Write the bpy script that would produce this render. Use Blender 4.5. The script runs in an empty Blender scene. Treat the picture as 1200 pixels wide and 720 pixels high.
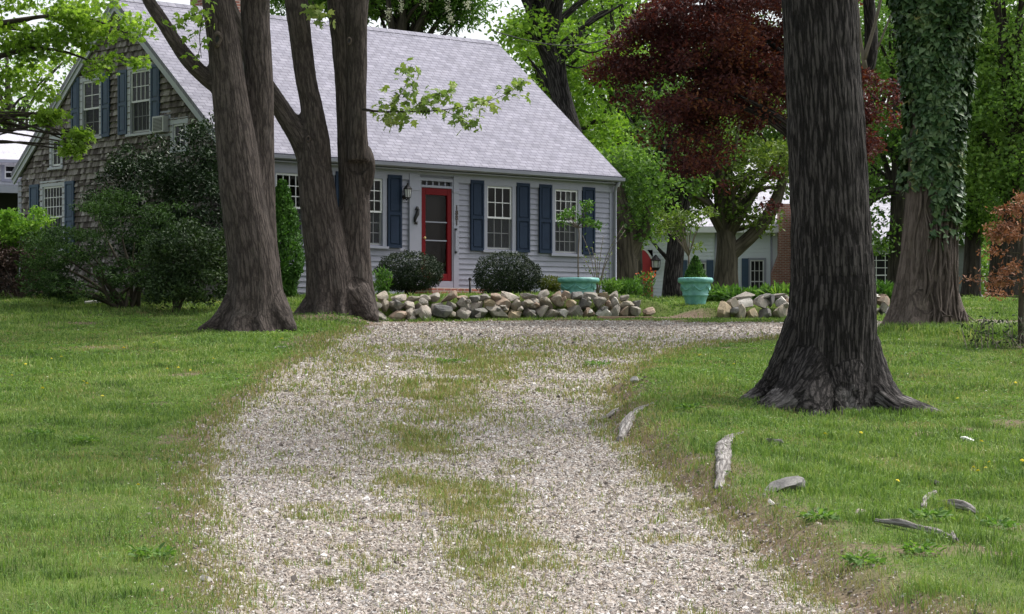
import bpy, bmesh, math, random
import numpy as np
from mathutils import Vector, Matrix, noise as mnoise
random.seed(7); RNG = np.random.default_rng(11)
scene = bpy.context.scene
COL = scene.collection
F, HY, EYE = 2600.0, 398.0, 1.6          # focal length in photo pixels, horizon row, eye height

# ------------------------------------------------------------------ small helpers
def tag(o, label=None, cat=None, group=None, kind=None):
    if label: o["label"] = label
    if cat: o["category"] = cat
    if group: o["group"] = group
    if kind: o["kind"] = kind
    return o
def empty(name, loc, label, cat, group=None, rz=0.0):
    o = bpy.data.objects.new(name, None); COL.objects.link(o)
    o.location = loc; o.rotation_euler = (0, 0, rz); o.empty_display_size = .3
    return tag(o, label, cat, group)
def link(name, me, mat=None, parent=None):
    o = bpy.data.objects.new(name, me); COL.objects.link(o)
    if mat is not None: me.materials.append(mat)
    if parent is not None: o.parent = parent
    return o
def np_mesh(name, V, loops, starts, totals, smooth=False):
    me = bpy.data.meshes.new(name)
    me.vertices.add(len(V)); me.vertices.foreach_set("co", np.ascontiguousarray(V, np.float32).ravel())
    me.loops.add(len(loops)); me.loops.foreach_set("vertex_index", np.ascontiguousarray(loops, np.int32))
    me.polygons.add(len(starts)); me.polygons.foreach_set("loop_start", np.ascontiguousarray(starts, np.int32))
    me.polygons.foreach_set("loop_total", np.ascontiguousarray(totals, np.int32))
    me.polygons.foreach_set("use_smooth", np.full(len(starts), smooth, bool))
    me.update(calc_edges=True); me.validate()
    return me
def const_mesh(name, V, faces, smooth=False):
    """faces: int array (n,k)"""
    n, k = faces.shape
    return np_mesh(name, V, faces.ravel(), np.arange(n)*k, np.full(n, k), smooth)
class MB:
    """collects shapes for ONE mesh object"""
    def __init__(s): s.v = []; s.f = []; s.sm = []
    def add(s, vs, fs, smooth=False):
        b = len(s.v); s.v += [tuple(v) for v in vs]; s.f += [[i+b for i in f] for f in fs]; s.sm += [smooth]*len(fs)
    def box(s, x0, x1, y0, y1, z0, z1, M=None, bev=0.0):
        vs = [(x0,y0,z0),(x1,y0,z0),(x1,y1,z0),(x0,y1,z0),(x0,y0,z1),(x1,y0,z1),(x1,y1,z1),(x0,y1,z1)]
        if M: vs = [M(*v) for v in vs]
        s.add(vs, [(0,3,2,1),(4,5,6,7),(0,1,5,4),(1,2,6,5),(2,3,7,6),(3,0,4,7)])
    def quad(s, a, b, c, d): s.add([a,b,c,d], [(0,1,2,3)])
    def tube(s, pts, rads, n=10, cap=True, smooth=True):
        pts = [Vector(p) for p in pts]; rings = []
        up = Vector((0.03, 1, 0.02)).normalized()
        for i, p in enumerate(pts):
            t = (pts[min(i+1,len(pts)-1)] - pts[max(i-1,0)]).normalized()
            u = up - t*up.dot(t)
            if u.length < .05: u = Vector((1,0,0)) - t*t.x
            u.normalize(); w = t.cross(u); up = u
            rings.append([p + (u*math.cos(2*math.pi*k/n) + w*math.sin(2*math.pi*k/n))*rads[i] for k in range(n)])
        vs = [v for r in rings for v in r]; fs = []
        for i in range(len(pts)-1):
            for k in range(n):
                fs.append((i*n+k, i*n+(k+1)%n, (i+1)*n+(k+1)%n, (i+1)*n+k))
        if cap: fs.append(tuple(range(n-1,-1,-1))); fs.append(tuple((len(pts)-1)*n+k for k in range(n)))
        s.add(vs, fs, smooth)
    def lathe(s, prof, n=32, c=(0,0,0), smooth=True, close=True):
        vs = [(c[0]+r*math.cos(2*math.pi*k/n), c[1]+r*math.sin(2*math.pi*k/n), c[2]+z) for r,z in prof for k in range(n)]
        fs = [(i*n+k, i*n+(k+1)%n, (i+1)*n+(k+1)%n, (i+1)*n+k) for i in range(len(prof)-1) for k in range(n)]
        if close: fs.append(tuple(range(n-1,-1,-1))); fs.append(tuple((len(prof)-1)*n+k for k in range(n)))
        s.add(vs, fs, smooth)
    def build(s, name, mat, parent=None, bev=0.0):
        me = bpy.data.meshes.new(name); me.from_pydata(s.v, [], s.f)
        me.polygons.foreach_set("use_smooth", s.sm); me.update()
        o = link(name, me, mat, parent)
        if bev:
            m = o.modifiers.new("bevel", 'BEVEL'); m.width = bev; m.segments = 2; m.limit_method = 'ANGLE'
        return o
def spline(pts, n):
    """Catmull-Rom through tuples of any length"""
    P = np.array(pts, float); P = np.vstack([2*P[0]-P[1], P, 2*P[-1]-P[-2]]); out = []
    for i in range(1, len(P)-2):
        for t in np.linspace(0, 1, n, endpoint=False):
            a,b,c,d = P[i-1],P[i],P[i+1],P[i+2]
            out.append(.5*((2*b)+(-a+c)*t+(2*a-5*b+4*c-d)*t*t+(-a+3*b-3*c+d)*t**3))
    out.append(P[-2]); return np.array(out)
def sstep(a, b, x): t = np.clip((x-a)/(b-a), 0, 1); return t*t*(3-2*t)
# ------------------------------------------------------------------ vectorised noise
def _h(ix, iy, iz):
    n = (ix*374761393 + iy*668265263 + iz*2147483647*7 + 1013904223) & 0xFFFFFFFF
    n = ((n ^ (n >> 13))*1274126177) & 0xFFFFFFFF
    return ((n ^ (n >> 16)) & 0xFFFF)/65535.0
def vnoise(p):
    p = np.asarray(p, float); i = np.floor(p).astype(np.int64); f = p-i; f = f*f*(3-2*f); r = 0
    for dx in (0,1):
        for dy in (0,1):
            for dz in (0,1):
                w = (f[:,0] if dx else 1-f[:,0])*(f[:,1] if dy else 1-f[:,1])*(f[:,2] if dz else 1-f[:,2])
                r = r + w*_h(i[:,0]+dx, i[:,1]+dy, i[:,2]+dz)
    return r
def fbm(p, o=3):
    p = np.asarray(p, float); r = 0; a = .5; s = 0
    for k in range(o): r = r + a*vnoise(p*2**k + 17.3*k); s += a; a *= .5
    return r/s
def n2(x, y, sc, seed=0, o=3):
    x = np.asarray(x, float); y = np.asarray(y, float)
    return fbm(np.stack([x.ravel()*sc, y.ravel()*sc, np.full(x.size, seed*3.7+.5)], 1), o).reshape(x.shape)

# ------------------------------------------------------------------ terrain
def profile(pts):
    a = np.array(pts, float)
    def fn(d):     # smoothed piecewise linear
        return sum(np.interp(d+k, a[:,0], a[:,1]) for k in (-1.5,-.75,0,.75,1.5))/5
    return fn
PM = profile([(-50,-1.62),(13,-1.6),(20,-1.22),(26,-.82),(30,-.47),(36,0),(40,.2),(46,.43),(50,.70),(55,.95),(60,1.1),(85,1.55),(140,2.2),(700,6)])
PL = profile([(-50,-1.62),(13,-1.6),(20,-1.22),(26,-.82),(30,-.47),(36,0),(39,.18),(43,.58),(47,.93),(52,1.05),(60,1.15),(85,1.55),(140,2.2),(700,6)])
WA = np.array([-2.95, 44.3]); WB = np.array([2.92, 46.6])        # stone wall foot
WC = np.array([4.25, 46.0]); WD = np.array([8.3, 47.2])          # second stone wall
def bank(x, d, A, B, l0, l1):
    t_ = (B-A); L = np.hypot(*t_); t_ = t_/L; nn = np.array([-t_[1], t_[0]])
    t = (x-A[0])*t_[0]+(d-A[1])*t_[1]; s = (x-A[0])*nn[0]+(d-A[1])*nn[1]
    m = sstep(.02,.5,s)*sstep(-l0,.1,t)*sstep(L+l1,L-.2,t)
    return m
def terr(x, d):
    x = np.asarray(x, float); d = np.asarray(d, float)
    z = PM(d); u = x/np.maximum(d, 1)
    l = sstep(-.055,-.085,u); z = z*(1-l)+PL(d)*l
    m = bank(x, d, WA, WB, .3, 1.6); H = .84+(d-45)*.027
    z = z + m*(np.maximum(H, z)-z)
    m = bank(x, d, WC, WD, .9, 1.0); H = .66+(d-46)*.03
    z = z + m*(np.maximum(H, z)-z)
    return z
def ground_px(px, py):
    """point of the bare terrain seen at a photo pixel"""
    ds = np.linspace(9, 120, 4000); u = (px-600)/F
    g = terr(u*ds, ds) + (py-HY)/F*ds
    k = np.argmax(g > 0) if (g > 0).any() else len(ds)-1
    return u*ds[k], ds[k]
DRV_PX = [(270,722),(245,640),(230,580),(240,520),(262,480),(312,445),(362,410),(402,393),(432,384),(452,377),(600,376),(760,375),(840,377.5),(930,378),(1060,377.5),(1160,374.5),(1300,374.5),
          (1300,382),(1200,384.5),(1080,389),(1000,393),(900,397.5),(830,404),(770,418),(735,440),(722,470),(720,500),(755,535),(800,570),(850,605),(905,645),(960,690),(1000,722)]
DP = np.array([ground_px(a, b) for a, b in DRV_PX])
DP = np.vstack([[DP[0][0]-.1, 8.5], [DP[0][0]-.05, 11.0], DP, [DP[-1][0]+.25, 11.0], [DP[-1][0]+.4, 8.5]])
DP[-1], DP[-2], = DP[-1].copy(), DP[-2].copy()
STRIP = np.array([ground_px(a, b) for a, b in [(585,408),(560,425),(520,455),(490,500),(500,545),(545,590),(575,640),(590,690),(610,722)]] + [(0.05, 9.0)])
def seg_dist(x, y, P, closed):
    Q = np.roll(P, -1, 0) if closed else P[1:]
    A = P if closed else P[:-1]
    best = np.full(x.shape, 1e9)
    for a, b in zip(A, Q):
        ab = b-a; L = max((ab**2).sum(), 1e-9)
        t = np.clip(((x-a[0])*ab[0]+(y-a[1])*ab[1])/L, 0, 1)
        best = np.minimum(best, (x-a[0]-t*ab[0])**2+(y-a[1]-t*ab[1])**2)
    return np.sqrt(best)
def inside(x, y, P):
    r = np.zeros(x.shape, bool); j = len(P)-1
    for i in range(len(P)):
        xi, yi, xj, yj = *P[i], *P[j]
        if yi != yj:
            c = ((yi > y) != (yj > y)) & (x < (xj-xi)*(y-yi)/(yj-yi)+xi); r ^= c
        j = i
    return r
def drive_sd(x, y):
    """signed distance to the gravel edge, positive on the gravel, with a ragged edge"""
    s = seg_dist(x, y, DP, True); s = np.where(inside(x, y, DP), s, -s)
    k = np.clip(y/30, .5, 1.2)
    return s + (n2(x, y, 1.1, 3)-.5)*.7*k + (n2(x, y, 5, 4)-.5)*.28*k
def full_z(x, y, sd=None):
    if sd is None: sd = drive_sd(x, y)
    z = terr(x, y)
    near = sstep(60, 45, y)
    z = z + near*((n2(x, y, .35, 1)-.5)*.10 + (n2(x, y, 2.2, 2, 2)-.5)*.03)
    right = sstep(0.0, 1.2, x)*sstep(34, 28, y)
    z = z + right*.17*sstep(.05, -.38, sd)*sstep(-2.4, -.8, sd) - near*.035*sstep(-.15,.3,sd)
    # heaped soil round the big trunks
    for cx, cy, h, r in ((3.75,26,.02,1.6),(-4.5,38,.02,1.8),(-3.3,42,.04,1.8),(7.05,38,.05,1.8)):
        z = z + h*np.exp(-((x-cx)**2+(y-cy)**2)/r**2)
    return z
def gz(x, y): return float(full_z(np.array([float(x)]), np.array([float(y)]))[0]) + EYE
def gp(px, py):
    x, y = ground_px(px, py); return Vector((x, y, gz(x, y)))
def at(px, py, d): return Vector(((px-600)/F*d, d, EYE+(HY-py)/F*d))

# ------------------------------------------------------------------ materials
def new_mat(name):
    m = bpy.data.materials.new(name); m.use_nodes = True; nt = m.node_tree
    for n in list(nt.nodes): nt.nodes.remove(n)
    out = nt.nodes.new("ShaderNodeOutputMaterial")
    return m, nt, out
def N(nt, t, **kw):
    n = nt.nodes.new(t)
    for k, v in kw.items():
        if k.startswith("i_"): n.inputs[k[2:].replace("_"," ")].default_value = v
        else: setattr(n, k, v)
    return n
def ramp(nt, stops, fac, interp='LINEAR'):
    r = nt.nodes.new("ShaderNodeValToRGB"); r.color_ramp.interpolation = interp
    e = r.color_ramp.elements
    while len(e) < len(stops): e.new(0.5)
    for k, (p, c) in enumerate(stops): e[k].position = p; e[k].color = (*c, 1)
    nt.links.new(fac, r.inputs[0]); return r.outputs[0]
def mixc(nt, f, a, b, mode='MIX'):
    m = nt.nodes.new("ShaderNodeMix"); m.data_type = 'RGBA'; m.blend_type = mode
    for s, v in ((0, f), (6, a), (7, b)):
        if hasattr(v, "is_output") or isinstance(v, bpy.types.NodeSocket): nt.links.new(v, m.inputs[s])
        elif s == 0: m.inputs[0].default_value = v
        else: m.inputs[s].default_value = (*v, 1)
    return m.outputs[2]
def coord(nt, kind="Object", attr=None, scale=(1,1,1)):
    if attr:
        c = nt.nodes.new("ShaderNodeAttribute"); c.attribute_name = attr; o = c.outputs["Vector"]
    else: o = nt.nodes.new("ShaderNodeTexCoord").outputs[kind]
    mp = nt.nodes.new("ShaderNodeMapping"); mp.inputs["Scale"].default_value = scale
    nt.links.new(o, mp.inputs[0]); return mp.outputs[0]
def noise(nt, vec, scale, detail=4, rough=.55):
    n = N(nt, "ShaderNodeTexNoise", i_Scale=scale, i_Detail=detail, i_Roughness=rough); nt.links.new(vec, n.inputs["Vector"]); return n.outputs["Fac"]
def bump(nt, h, strength=.4, dist=.02):
    b = N(nt, "ShaderNodeBump", i_Strength=strength, i_Distance=dist); nt.links.new(h, b.inputs["Height"]); return b.outputs[0]
def princ(nt, out, col, rough=.6, normal=None, metal=0, spec=.5):
    p = N(nt, "ShaderNodeBsdfPrincipled", i_Roughness=rough, i_Metallic=metal)
    p.inputs["Specular IOR Level"].default_value = spec
    if isinstance(col, bpy.types.NodeSocket): nt.links.new(col, p.inputs["Base Color"])
    else: p.inputs["Base Color"].default_value = (*col, 1)
    if normal is not None: nt.links.new(normal, p.inputs["Normal"])
    if out: nt.links.new(p.outputs[0], out.inputs[0])
    return p
def paint(name, c, var=.12, rough=.55, scale=9, bmp=.12, spec=.4):
    m, nt, out = new_mat(name); v = coord(nt)
    n = noise(nt, v, scale, 6, .65); n2_ = noise(nt, v, scale*.22, 3)
    d = tuple(x*(1-var) for x in c); l = tuple(min(1,x*(1+var)) for x in c)
    col = ramp(nt, [(.3,d),(.7,l)], n); col = mixc(nt, .5, col, ramp(nt, [(.3,d),(.7,l)], n2_))
    princ(nt, out, col, rough, bump(nt, n, bmp, .006), spec=spec); return m
def leafmat(name, stops, rough=.55, trans=.3, spec=.22, sc=.9, tint=(1.25,1.35,.65)):
    """leaf colour differs from leaf to leaf and from spray to spray"""
    m, nt, out = new_mat(name)
    g = nt.nodes.new("ShaderNodeNewGeometry"); rnd = g.outputs["Random Per Island"]
    no = noise(nt, coord(nt), sc, 2)
    a = N(nt, "ShaderNodeMath", operation='MULTIPLY_ADD'); a.inputs[1].default_value = .62; nt.links.new(rnd, a.inputs[0])
    b = N(nt, "ShaderNodeMath", operation='MULTIPLY_ADD'); b.inputs[1].default_value = 1.1; b.inputs[2].default_value = -.36
    nt.links.new(no, b.inputs[0]); nt.links.new(b.outputs[0], a.inputs[2])
    col = ramp(nt, stops, a.outputs[0])
    p = princ(nt, None, col, rough, spec=spec)
    t = nt.nodes.new("ShaderNodeBsdfTranslucent"); nt.links.new(mixc(nt, 1.0, col, tint, 'MULTIPLY'), t.inputs[0])
    mx = nt.nodes.new("ShaderNodeMixShader"); mx.inputs[0].default_value = trans
    nt.links.new(p.outputs[0], mx.inputs[1]); nt.links.new(t.outputs[0], mx.inputs[2]); nt.links.new(mx.outputs[0], out.inputs[0])
    return m
def bark(name, dark, mid, light, fine=9.0, stretch=.14, strength=.8, lichen=None, patch=.5, wear=None, vor=8.0, vstr=.12):
    m, nt, out = new_mat(name)
    v = coord(nt, attr="barkco", scale=(1,1,stretch)); w = coord(nt, attr="barkco")
    n1 = noise(nt, v, fine, 6, .65); n3 = noise(nt, v, fine*2.6, 4, .6); n2_ = noise(nt, w, 1.3, 4)
    dn = N(nt, "ShaderNodeTexNoise", i_Scale=5.0, i_Detail=3); nt.links.new(coord(nt, attr="barkco", scale=(1,1,.35)), dn.inputs["Vector"])
    ds = N(nt, "ShaderNodeVectorMath", operation='MULTIPLY_ADD'); ds.inputs[1].default_value = (.9/vor,.9/vor,.5/vor); nt.links.new(dn.outputs["Color"], ds.inputs[0]); nt.links.new(coord(nt, attr="barkco", scale=(1,1,vstr)), ds.inputs[2])
    vo = N(nt, "ShaderNodeTexVoronoi", feature='DISTANCE_TO_EDGE', i_Scale=vor); nt.links.new(ds.outputs[0], vo.inputs["Vector"])
    ed = N(nt, "ShaderNodeMapRange"); ed.inputs[1].default_value = 0; ed.inputs[2].default_value = .22; nt.links.new(vo.outputs["Distance"], ed.inputs[0])
    n1m = N(nt, "ShaderNodeMath", operation='MULTIPLY_ADD'); n1m.inputs[1].default_value = .22; nt.links.new(ed.outputs[0], n1m.inputs[0])
    n1s = N(nt, "ShaderNodeMath", operation='MULTIPLY_ADD'); n1s.inputs[1].default_value = .85; n1s.inputs[2].default_value = -.06; nt.links.new(n1, n1s.inputs[0]); nt.links.new(n1s.outputs[0], n1m.inputs[2]); n1 = n1m.outputs[0]
    col = ramp(nt, [(.36,dark),(.48,mid),(.62,light)], n1)
    col = mixc(nt, patch, col, mixc(nt, .7, ramp(nt, [(.3,dark),(.75,light)], n2_), ramp(nt, [(.38,dark),(.62,light)], n3)))
    if wear:      # pale, barked-off wood on the root crowns
        gz_ = N(nt, "ShaderNodeSeparateXYZ"); nt.links.new(coord(nt), gz_.inputs[0])
        q = N(nt, "ShaderNodeMath", operation='MULTIPLY_ADD'); q.inputs[1].default_value = 1.5; nt.links.new(noise(nt, w, 3.2, 5), q.inputs[0])
        s_ = N(nt, "ShaderNodeMath", operation='MULTIPLY'); s_.inputs[1].default_value = -.75; nt.links.new(gz_.outputs[2], s_.inputs[0]); nt.links.new(s_.outputs[0], q.inputs[2])
        col = mixc(nt, ramp(nt, [(.70,(0,0,0)),(.86,(.8,.8,.8))], q.outputs[0]), col, ramp(nt, [(.36,tuple(x*.35 for x in wear)),(.6,wear)], n1))
    if lichen: col = mixc(nt, ramp(nt, [(.60,(0,0,0)),(.72,(.55,.55,.55))], noise(nt, w, 2.3, 5)), col, lichen)
    hgt = N(nt, "ShaderNodeMath", operation='MULTIPLY_ADD'); hgt.inputs[1].default_value = .45
    nt.links.new(n3, hgt.inputs[0]); nt.links.new(n1, hgt.inputs[2])
    princ(nt, out, col, .85, bump(nt, hgt.outputs[0], strength, .06), spec=.2); return m
# ------------------------------------------------------------------ material list
MT = dict(
 siding = paint("grey_clapboard_paint", (.222,.229,.285), .11, .6, 4),
 trim = paint("grey_trim_paint", (.255,.265,.325), .06, .55, 8),
 white = paint("white_sash_paint", (.60,.61,.63), .05, .45, 10),
 shutter = paint("blue_shutter_paint", (.016,.028,.054), .15, .65, 12, spec=.12), trim2 = paint("pale_grey_trim_paint", (.40,.42,.47), .06, .55, 8),
 shutter2 = paint("faded_blue_shutter_paint", (.036,.066,.120), .18, .6, 12),
 red = paint("red_door_paint", (.125,.005,.008), .14, .5, 8, spec=.1),
 dark = paint("black_iron_and_shade", (.012,.012,.014), .2, .5, 20),  # iron parts; also painted-in shade of knot holes, porch and rooms
 num = paint("dark_bronze_numerals", (.05,.035,.03), .2, .5, 20),
 ac = paint("air_conditioner_paint", (.42,.43,.43), .06, .5, 10),
 acd = paint("air_conditioner_grille", (.06,.065,.065), .2, .6, 40),
 teal = None,
 soil = paint("potting_soil", (.035,.024,.016), .4, .95, 30),
 wood = paint("grey_weathered_wood", (.20,.19,.18), .3, .8, 10),
 fence = paint("dark_brown_fence_wood", (.035,.026,.022), .35, .8, 10),
 plank = paint("pale_bare_wood", (.55,.54,.50), .12, .7, 10),
 clap2 = paint("pale_blue_clapboard_paint", (.58,.62,.70), .06, .6, 5),
 shade_wall = paint("shaded_grey_green_siding", (.11,.125,.115), .12, .6, 5),  # grey-green siding with the shade lying on it mixed into the colour
 gray2 = paint("mid_grey_clapboard_paint", (.40,.415,.45), .06, .6, 5),
 twig = paint("dry_twig", (.16,.135,.11), .3, .85, 20),
 brass = paint("brass_knob", (.55,.40,.16), .1, .3, 20),
 lampglass = paint("frosted_lamp_glass", (.55,.56,.58), .08, .25, 20),
 curtain = paint("white_curtain_cloth", (.30,.30,.29), .08, .9, 14),
 inner = paint("dark_panelled_inner_door", (.022,.009,.008), .3, .6, 6),
)
def brickmat(name, c1, c2, mo, bw=.2, bh=.067, attr="surf", rough=.85, ms=.012, bmp=.4):
    m, nt, out = new_mat(name); v = coord(nt, attr=attr)
    b = N(nt, "ShaderNodeTexBrick", i_Scale=1.0); nt.links.new(v, b.inputs["Vector"])
    b.inputs["Color1"].default_value = (*c1,1); b.inputs["Color2"].default_value = (*c2,1); b.inputs["Mortar"].default_value = (*mo,1)
    b.inputs["Brick Width"].default_value = bw; b.inputs["Row Height"].default_value = bh; b.inputs["Mortar Size"].default_value = ms
    b.inputs["Bias"].default_value = 0
    n = noise(nt, v, 3, 6, .65)
    col = mixc(nt, .55, b.outputs[0], ramp(nt, [(.25,(.45,.45,.45)),(.75,(1.25,1.25,1.25))], n), 'MULTIPLY')
    inv = N(nt, "ShaderNodeMath", operation='SUBTRACT'); inv.inputs[0].default_value = 1; nt.links.new(b.outputs["Fac"], inv.inputs[1])
    princ(nt, out, col, rough, bump(nt, inv.outputs[0], bmp, .012), spec=.3); return m
MT['brick'] = brickmat("red_brick", (.34,.125,.09), (.25,.09,.07), (.36,.30,.27))
MT['roof'] = brickmat("lavender_grey_asphalt_shingle", (.275,.268,.318), (.212,.207,.252), (.13,.128,.165), .23, .125, ms=.009, rough=.9, bmp=.5)
MT['roof2'] = brickmat("pale_grey_asphalt_shingle", (.50,.49,.54), (.42,.41,.46), (.3,.29,.33), .35, .145, ms=.010, rough=.9)
def m_shingle():
    m, nt, out = new_mat("weathered_cedar_shingle"); v = coord(nt, scale=(1,1,1))
    g = nt.nodes.new("ShaderNodeNewGeometry"); rnd = g.outputs["Random Per Island"]
    n = noise(nt, coord(nt, scale=(6,26,2.2)), 2.0, 5, .7)
    a = N(nt, "ShaderNodeMath", operation='MULTIPLY_ADD'); a.inputs[1].default_value = .5; nt.links.new(rnd, a.inputs[0])
    b = N(nt, "ShaderNodeMath", operation='MULTIPLY_ADD'); b.inputs[1].default_value = .95; b.inputs[2].default_value = -.18
    nt.links.new(n, b.inputs[0]); nt.links.new(b.outputs[0], a.inputs[2])
    col = ramp(nt, [(.12,(.022,.017,.016)),(.4,(.075,.062,.058)),(.65,(.20,.178,.17)),(.95,(.42,.39,.38))], a.outputs[0])
    princ(nt, out, col, .9, bump(nt, n, .5, .01), spec=.2); return m
MT['shingle'] = m_shingle()
def m_glass(name, tint=(.9,.92,.95), base=.0):
    m, nt, out = new_mat(name)
    t = N(nt, "ShaderNodeBsdfTransparent"); t.inputs[0].default_value = (.72,.75,.76,1)
    g = N(nt, "ShaderNodeBsdfGlossy", i_Roughness=.015); g.inputs[0].default_value = (*tint,1)
    nz = noise(nt, coord(nt), 2.5, 2)
    nt.links.new(bump(nt, nz, .03, .02), g.inputs["Normal"])
    fr = N(nt, "ShaderNodeFresnel", i_IOR=1.24)
    mx = nt.nodes.new("ShaderNodeMixShader"); nt.links.new(fr.outputs[0], mx.inputs[0]); nt.links.new(t.outputs[0], mx.inputs[1]); nt.links.new(g.outputs[0], mx.inputs[2])
    nt.links.new(mx.outputs[0], out.inputs[0]); return m
MT['glass'] = m_glass("window_glass")
def m_screen():
    m, nt, out = new_mat("grey_insect_screen")
    t = N(nt, "ShaderNodeBsdfTransparent"); d = N(nt, "ShaderNodeBsdfDiffuse"); d.inputs[0].default_value = (.06,.063,.07,1)
    mx = N(nt, "ShaderNodeMixShader"); mx.inputs[0].default_value = .5
    nt.links.new(t.outputs[0], mx.inputs[1]); nt.links.new(d.outputs[0], mx.inputs[2]); nt.links.new(mx.outputs[0], out.inputs[0]); return m
MT['screen'] = m_screen()
def m_teal():
    m, nt, out = new_mat("verdigris_teal_glaze"); v = coord(nt)
    n = noise(nt, v, 9, 6, .7)
    col = ramp(nt, [(.25,(.075,.23,.215)),(.5,(.145,.39,.36)),(.72,(.23,.49,.455)),(.85,(.36,.53,.50))], n)
    princ(nt, out, col, .45, bump(nt, n, .2, .01)); return m
MT['teal'] = m_teal()
def m_rock(name, stops):
    m, nt, out = new_mat(name); v = coord(nt); oi = nt.nodes.new("ShaderNodeObjectInfo")
    base = ramp(nt, stops, oi.outputs["Random"], 'CONSTANT')
    n = noise(nt, v, 7, 6, .7); s = noise(nt, v, 38, 3, .7); l = noise(nt, v, 2.3, 4)
    col = mixc(nt, .8, base, ramp(nt, [(.25,(.42,.42,.42)),(.75,(1.5,1.48,1.42))], n), 'MULTIPLY')
    col = mixc(nt, .45, col, ramp(nt, [(.35,(.5,.5,.5)),(.7,(1.4,1.4,1.4))], s), 'MULTIPLY')
    col = mixc(nt, ramp(nt, [(.56,(0,0,0)),(.66,(.6,.6,.6))], l), col, (.20,.20,.16))
    princ(nt, out, col, .85, bump(nt, n, .5, .03), spec=.3); return m
MT['rock'] = m_rock("field_stone", [(0,(.28,.255,.23)),(.14,(.33,.29,.24)),(.28,(.17,.165,.16)),(.40,(.42,.375,.33)),(.54,(.22,.20,.18)),(.66,(.30,.225,.175)),(.76,(.11,.11,.113)),(.84,(.52,.50,.47)),(.93,(.42,.34,.23))])
MT['greystone'] = m_rock("grey_stone", [(0,(.17,.165,.16)),(.5,(.21,.20,.19))])
MT['palestone'] = m_rock("pale_stone", [(0,(.40,.39,.38)),(.5,(.33,.32,.31))])
MT['bark_grey'] = bark("maple_bark", (.020,.0155,.014), (.055,.044,.039), (.120,.099,.088), 30, .19, .9, (.10,.09,.08), .40, None, 13, .13)
MT['bark_dark'] = bark("dark_furrowed_bark", (.003,.0025,.0025), (.013,.0108,.0106), (.095,.085,.081), 46, .13, 1.0, None, .22, (.26,.24,.23), 19, .085)
MT['bark_ivy'] = bark("pale_brown_bark", (.040,.031,.026), (.092,.072,.061), (.185,.150,.13), 26, .10, .9, (.20,.17,.13), .5)
MT['bark_bg'] = bark("woodland_bark", (.014,.012,.010), (.035,.029,.024), (.075,.064,.053), 7, .15, .6)
MT['bark_tan'] = bark("olive_brown_bark", (.030,.026,.019), (.070,.060,.042), (.125,.108,.08), 7, .15, .6)
MT['root'] = bark("weathered_root_wood", (.11,.098,.09), (.27,.245,.228), (.47,.445,.42), 34, .12, .9, None, .4, None, 22, .1)
G = lambda *c: c
MT['lf_maple'] = leafmat("maple_leaf", [(.1,G(.11,.19,.03)),(.5,G(.20,.32,.05)),(.9,G(.32,.44,.09))], trans=.48)
MT['lf_sprig'] = leafmat("young_maple_leaf", [(.1,G(.12,.19,.05)),(.5,G(.22,.31,.09)),(.9,G(.36,.42,.15))], trans=.3)
MT['lf_bg'] = leafmat("woodland_leaf", [(.1,G(.058,.115,.028)),(.5,G(.125,.225,.05)),(.9,G(.23,.34,.09))], trans=.42, sc=.5)
MT['lf_bright'] = leafmat("bright_spring_leaf", [(.1,G(.09,.18,.022)),(.5,G(.17,.30,.04)),(.9,G(.28,.42,.07))], trans=.42, sc=.5)
MT['lf_mid'] = leafmat("mid_green_leaf", [(.1,G(.045,.098,.024)),(.5,G(.10,.195,.042)),(.9,G(.20,.31,.075))], trans=.40, sc=.5)
MT['lf_olive'] = leafmat("olive_green_leaf", [(.1,G(.05,.085,.017)),(.5,G(.10,.155,.032)),(.9,G(.19,.25,.06))], trans=.36, sc=.6)
MT['lf_red'] = leafmat("dark_red_maple_leaf", [(.08,G(.031,.012,.016)),(.45,G(.070,.022,.025)),(.75,G(.115,.038,.030)),(.97,G(.22,.095,.036))], trans=.25, sc=.7, tint=(1.5,.9,.5))
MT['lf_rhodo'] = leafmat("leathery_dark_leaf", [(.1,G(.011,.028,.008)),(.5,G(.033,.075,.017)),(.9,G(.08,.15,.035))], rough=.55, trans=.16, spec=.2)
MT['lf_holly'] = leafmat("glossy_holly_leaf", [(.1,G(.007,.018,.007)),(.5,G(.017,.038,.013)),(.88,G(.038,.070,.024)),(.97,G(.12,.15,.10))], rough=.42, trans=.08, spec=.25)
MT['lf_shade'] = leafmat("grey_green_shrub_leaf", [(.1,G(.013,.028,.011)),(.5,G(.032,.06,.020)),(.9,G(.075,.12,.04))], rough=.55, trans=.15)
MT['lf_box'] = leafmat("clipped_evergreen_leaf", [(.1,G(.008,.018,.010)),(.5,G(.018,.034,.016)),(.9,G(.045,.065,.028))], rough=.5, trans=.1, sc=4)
MT['lf_thuja'] = leafmat("cedar_spray", [(.1,G(.022,.065,.012)),(.5,G(.05,.13,.022)),(.9,G(.10,.21,.04))], trans=.2, sc=3)
MT['lf_lime'] = leafmat("lime_green_leaf", [(.1,G(.08,.18,.03)),(.5,G(.16,.31,.045)),(.9,G(.27,.42,.08))], trans=.35, sc=1.5)
MT['lf_yellow'] = leafmat("yellow_green_leaf", [(.1,G(.045,.065,.016)),(.5,G(.09,.11,.024)),(.9,G(.17,.18,.045))], trans=.25, sc=2)
MT['lf_ivy'] = leafmat("ivy_leaf", [(.1,G(.010,.028,.009)),(.38,G(.027,.066,.021)),(.62,G(.07,.13,.046)),(.88,G(.14,.20,.095)),(.99,G(.30,.25,.08))], rough=.42, trans=.1, spec=.3, sc=2)
MT['lf_dead'] = leafmat("dead_orange_needles", [(.1,G(.13,.055,.03)),(.5,G(.27,.125,.07)),(.9,G(.42,.23,.14))], trans=.2, sc=2, tint=(1.2,.9,.6))
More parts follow.
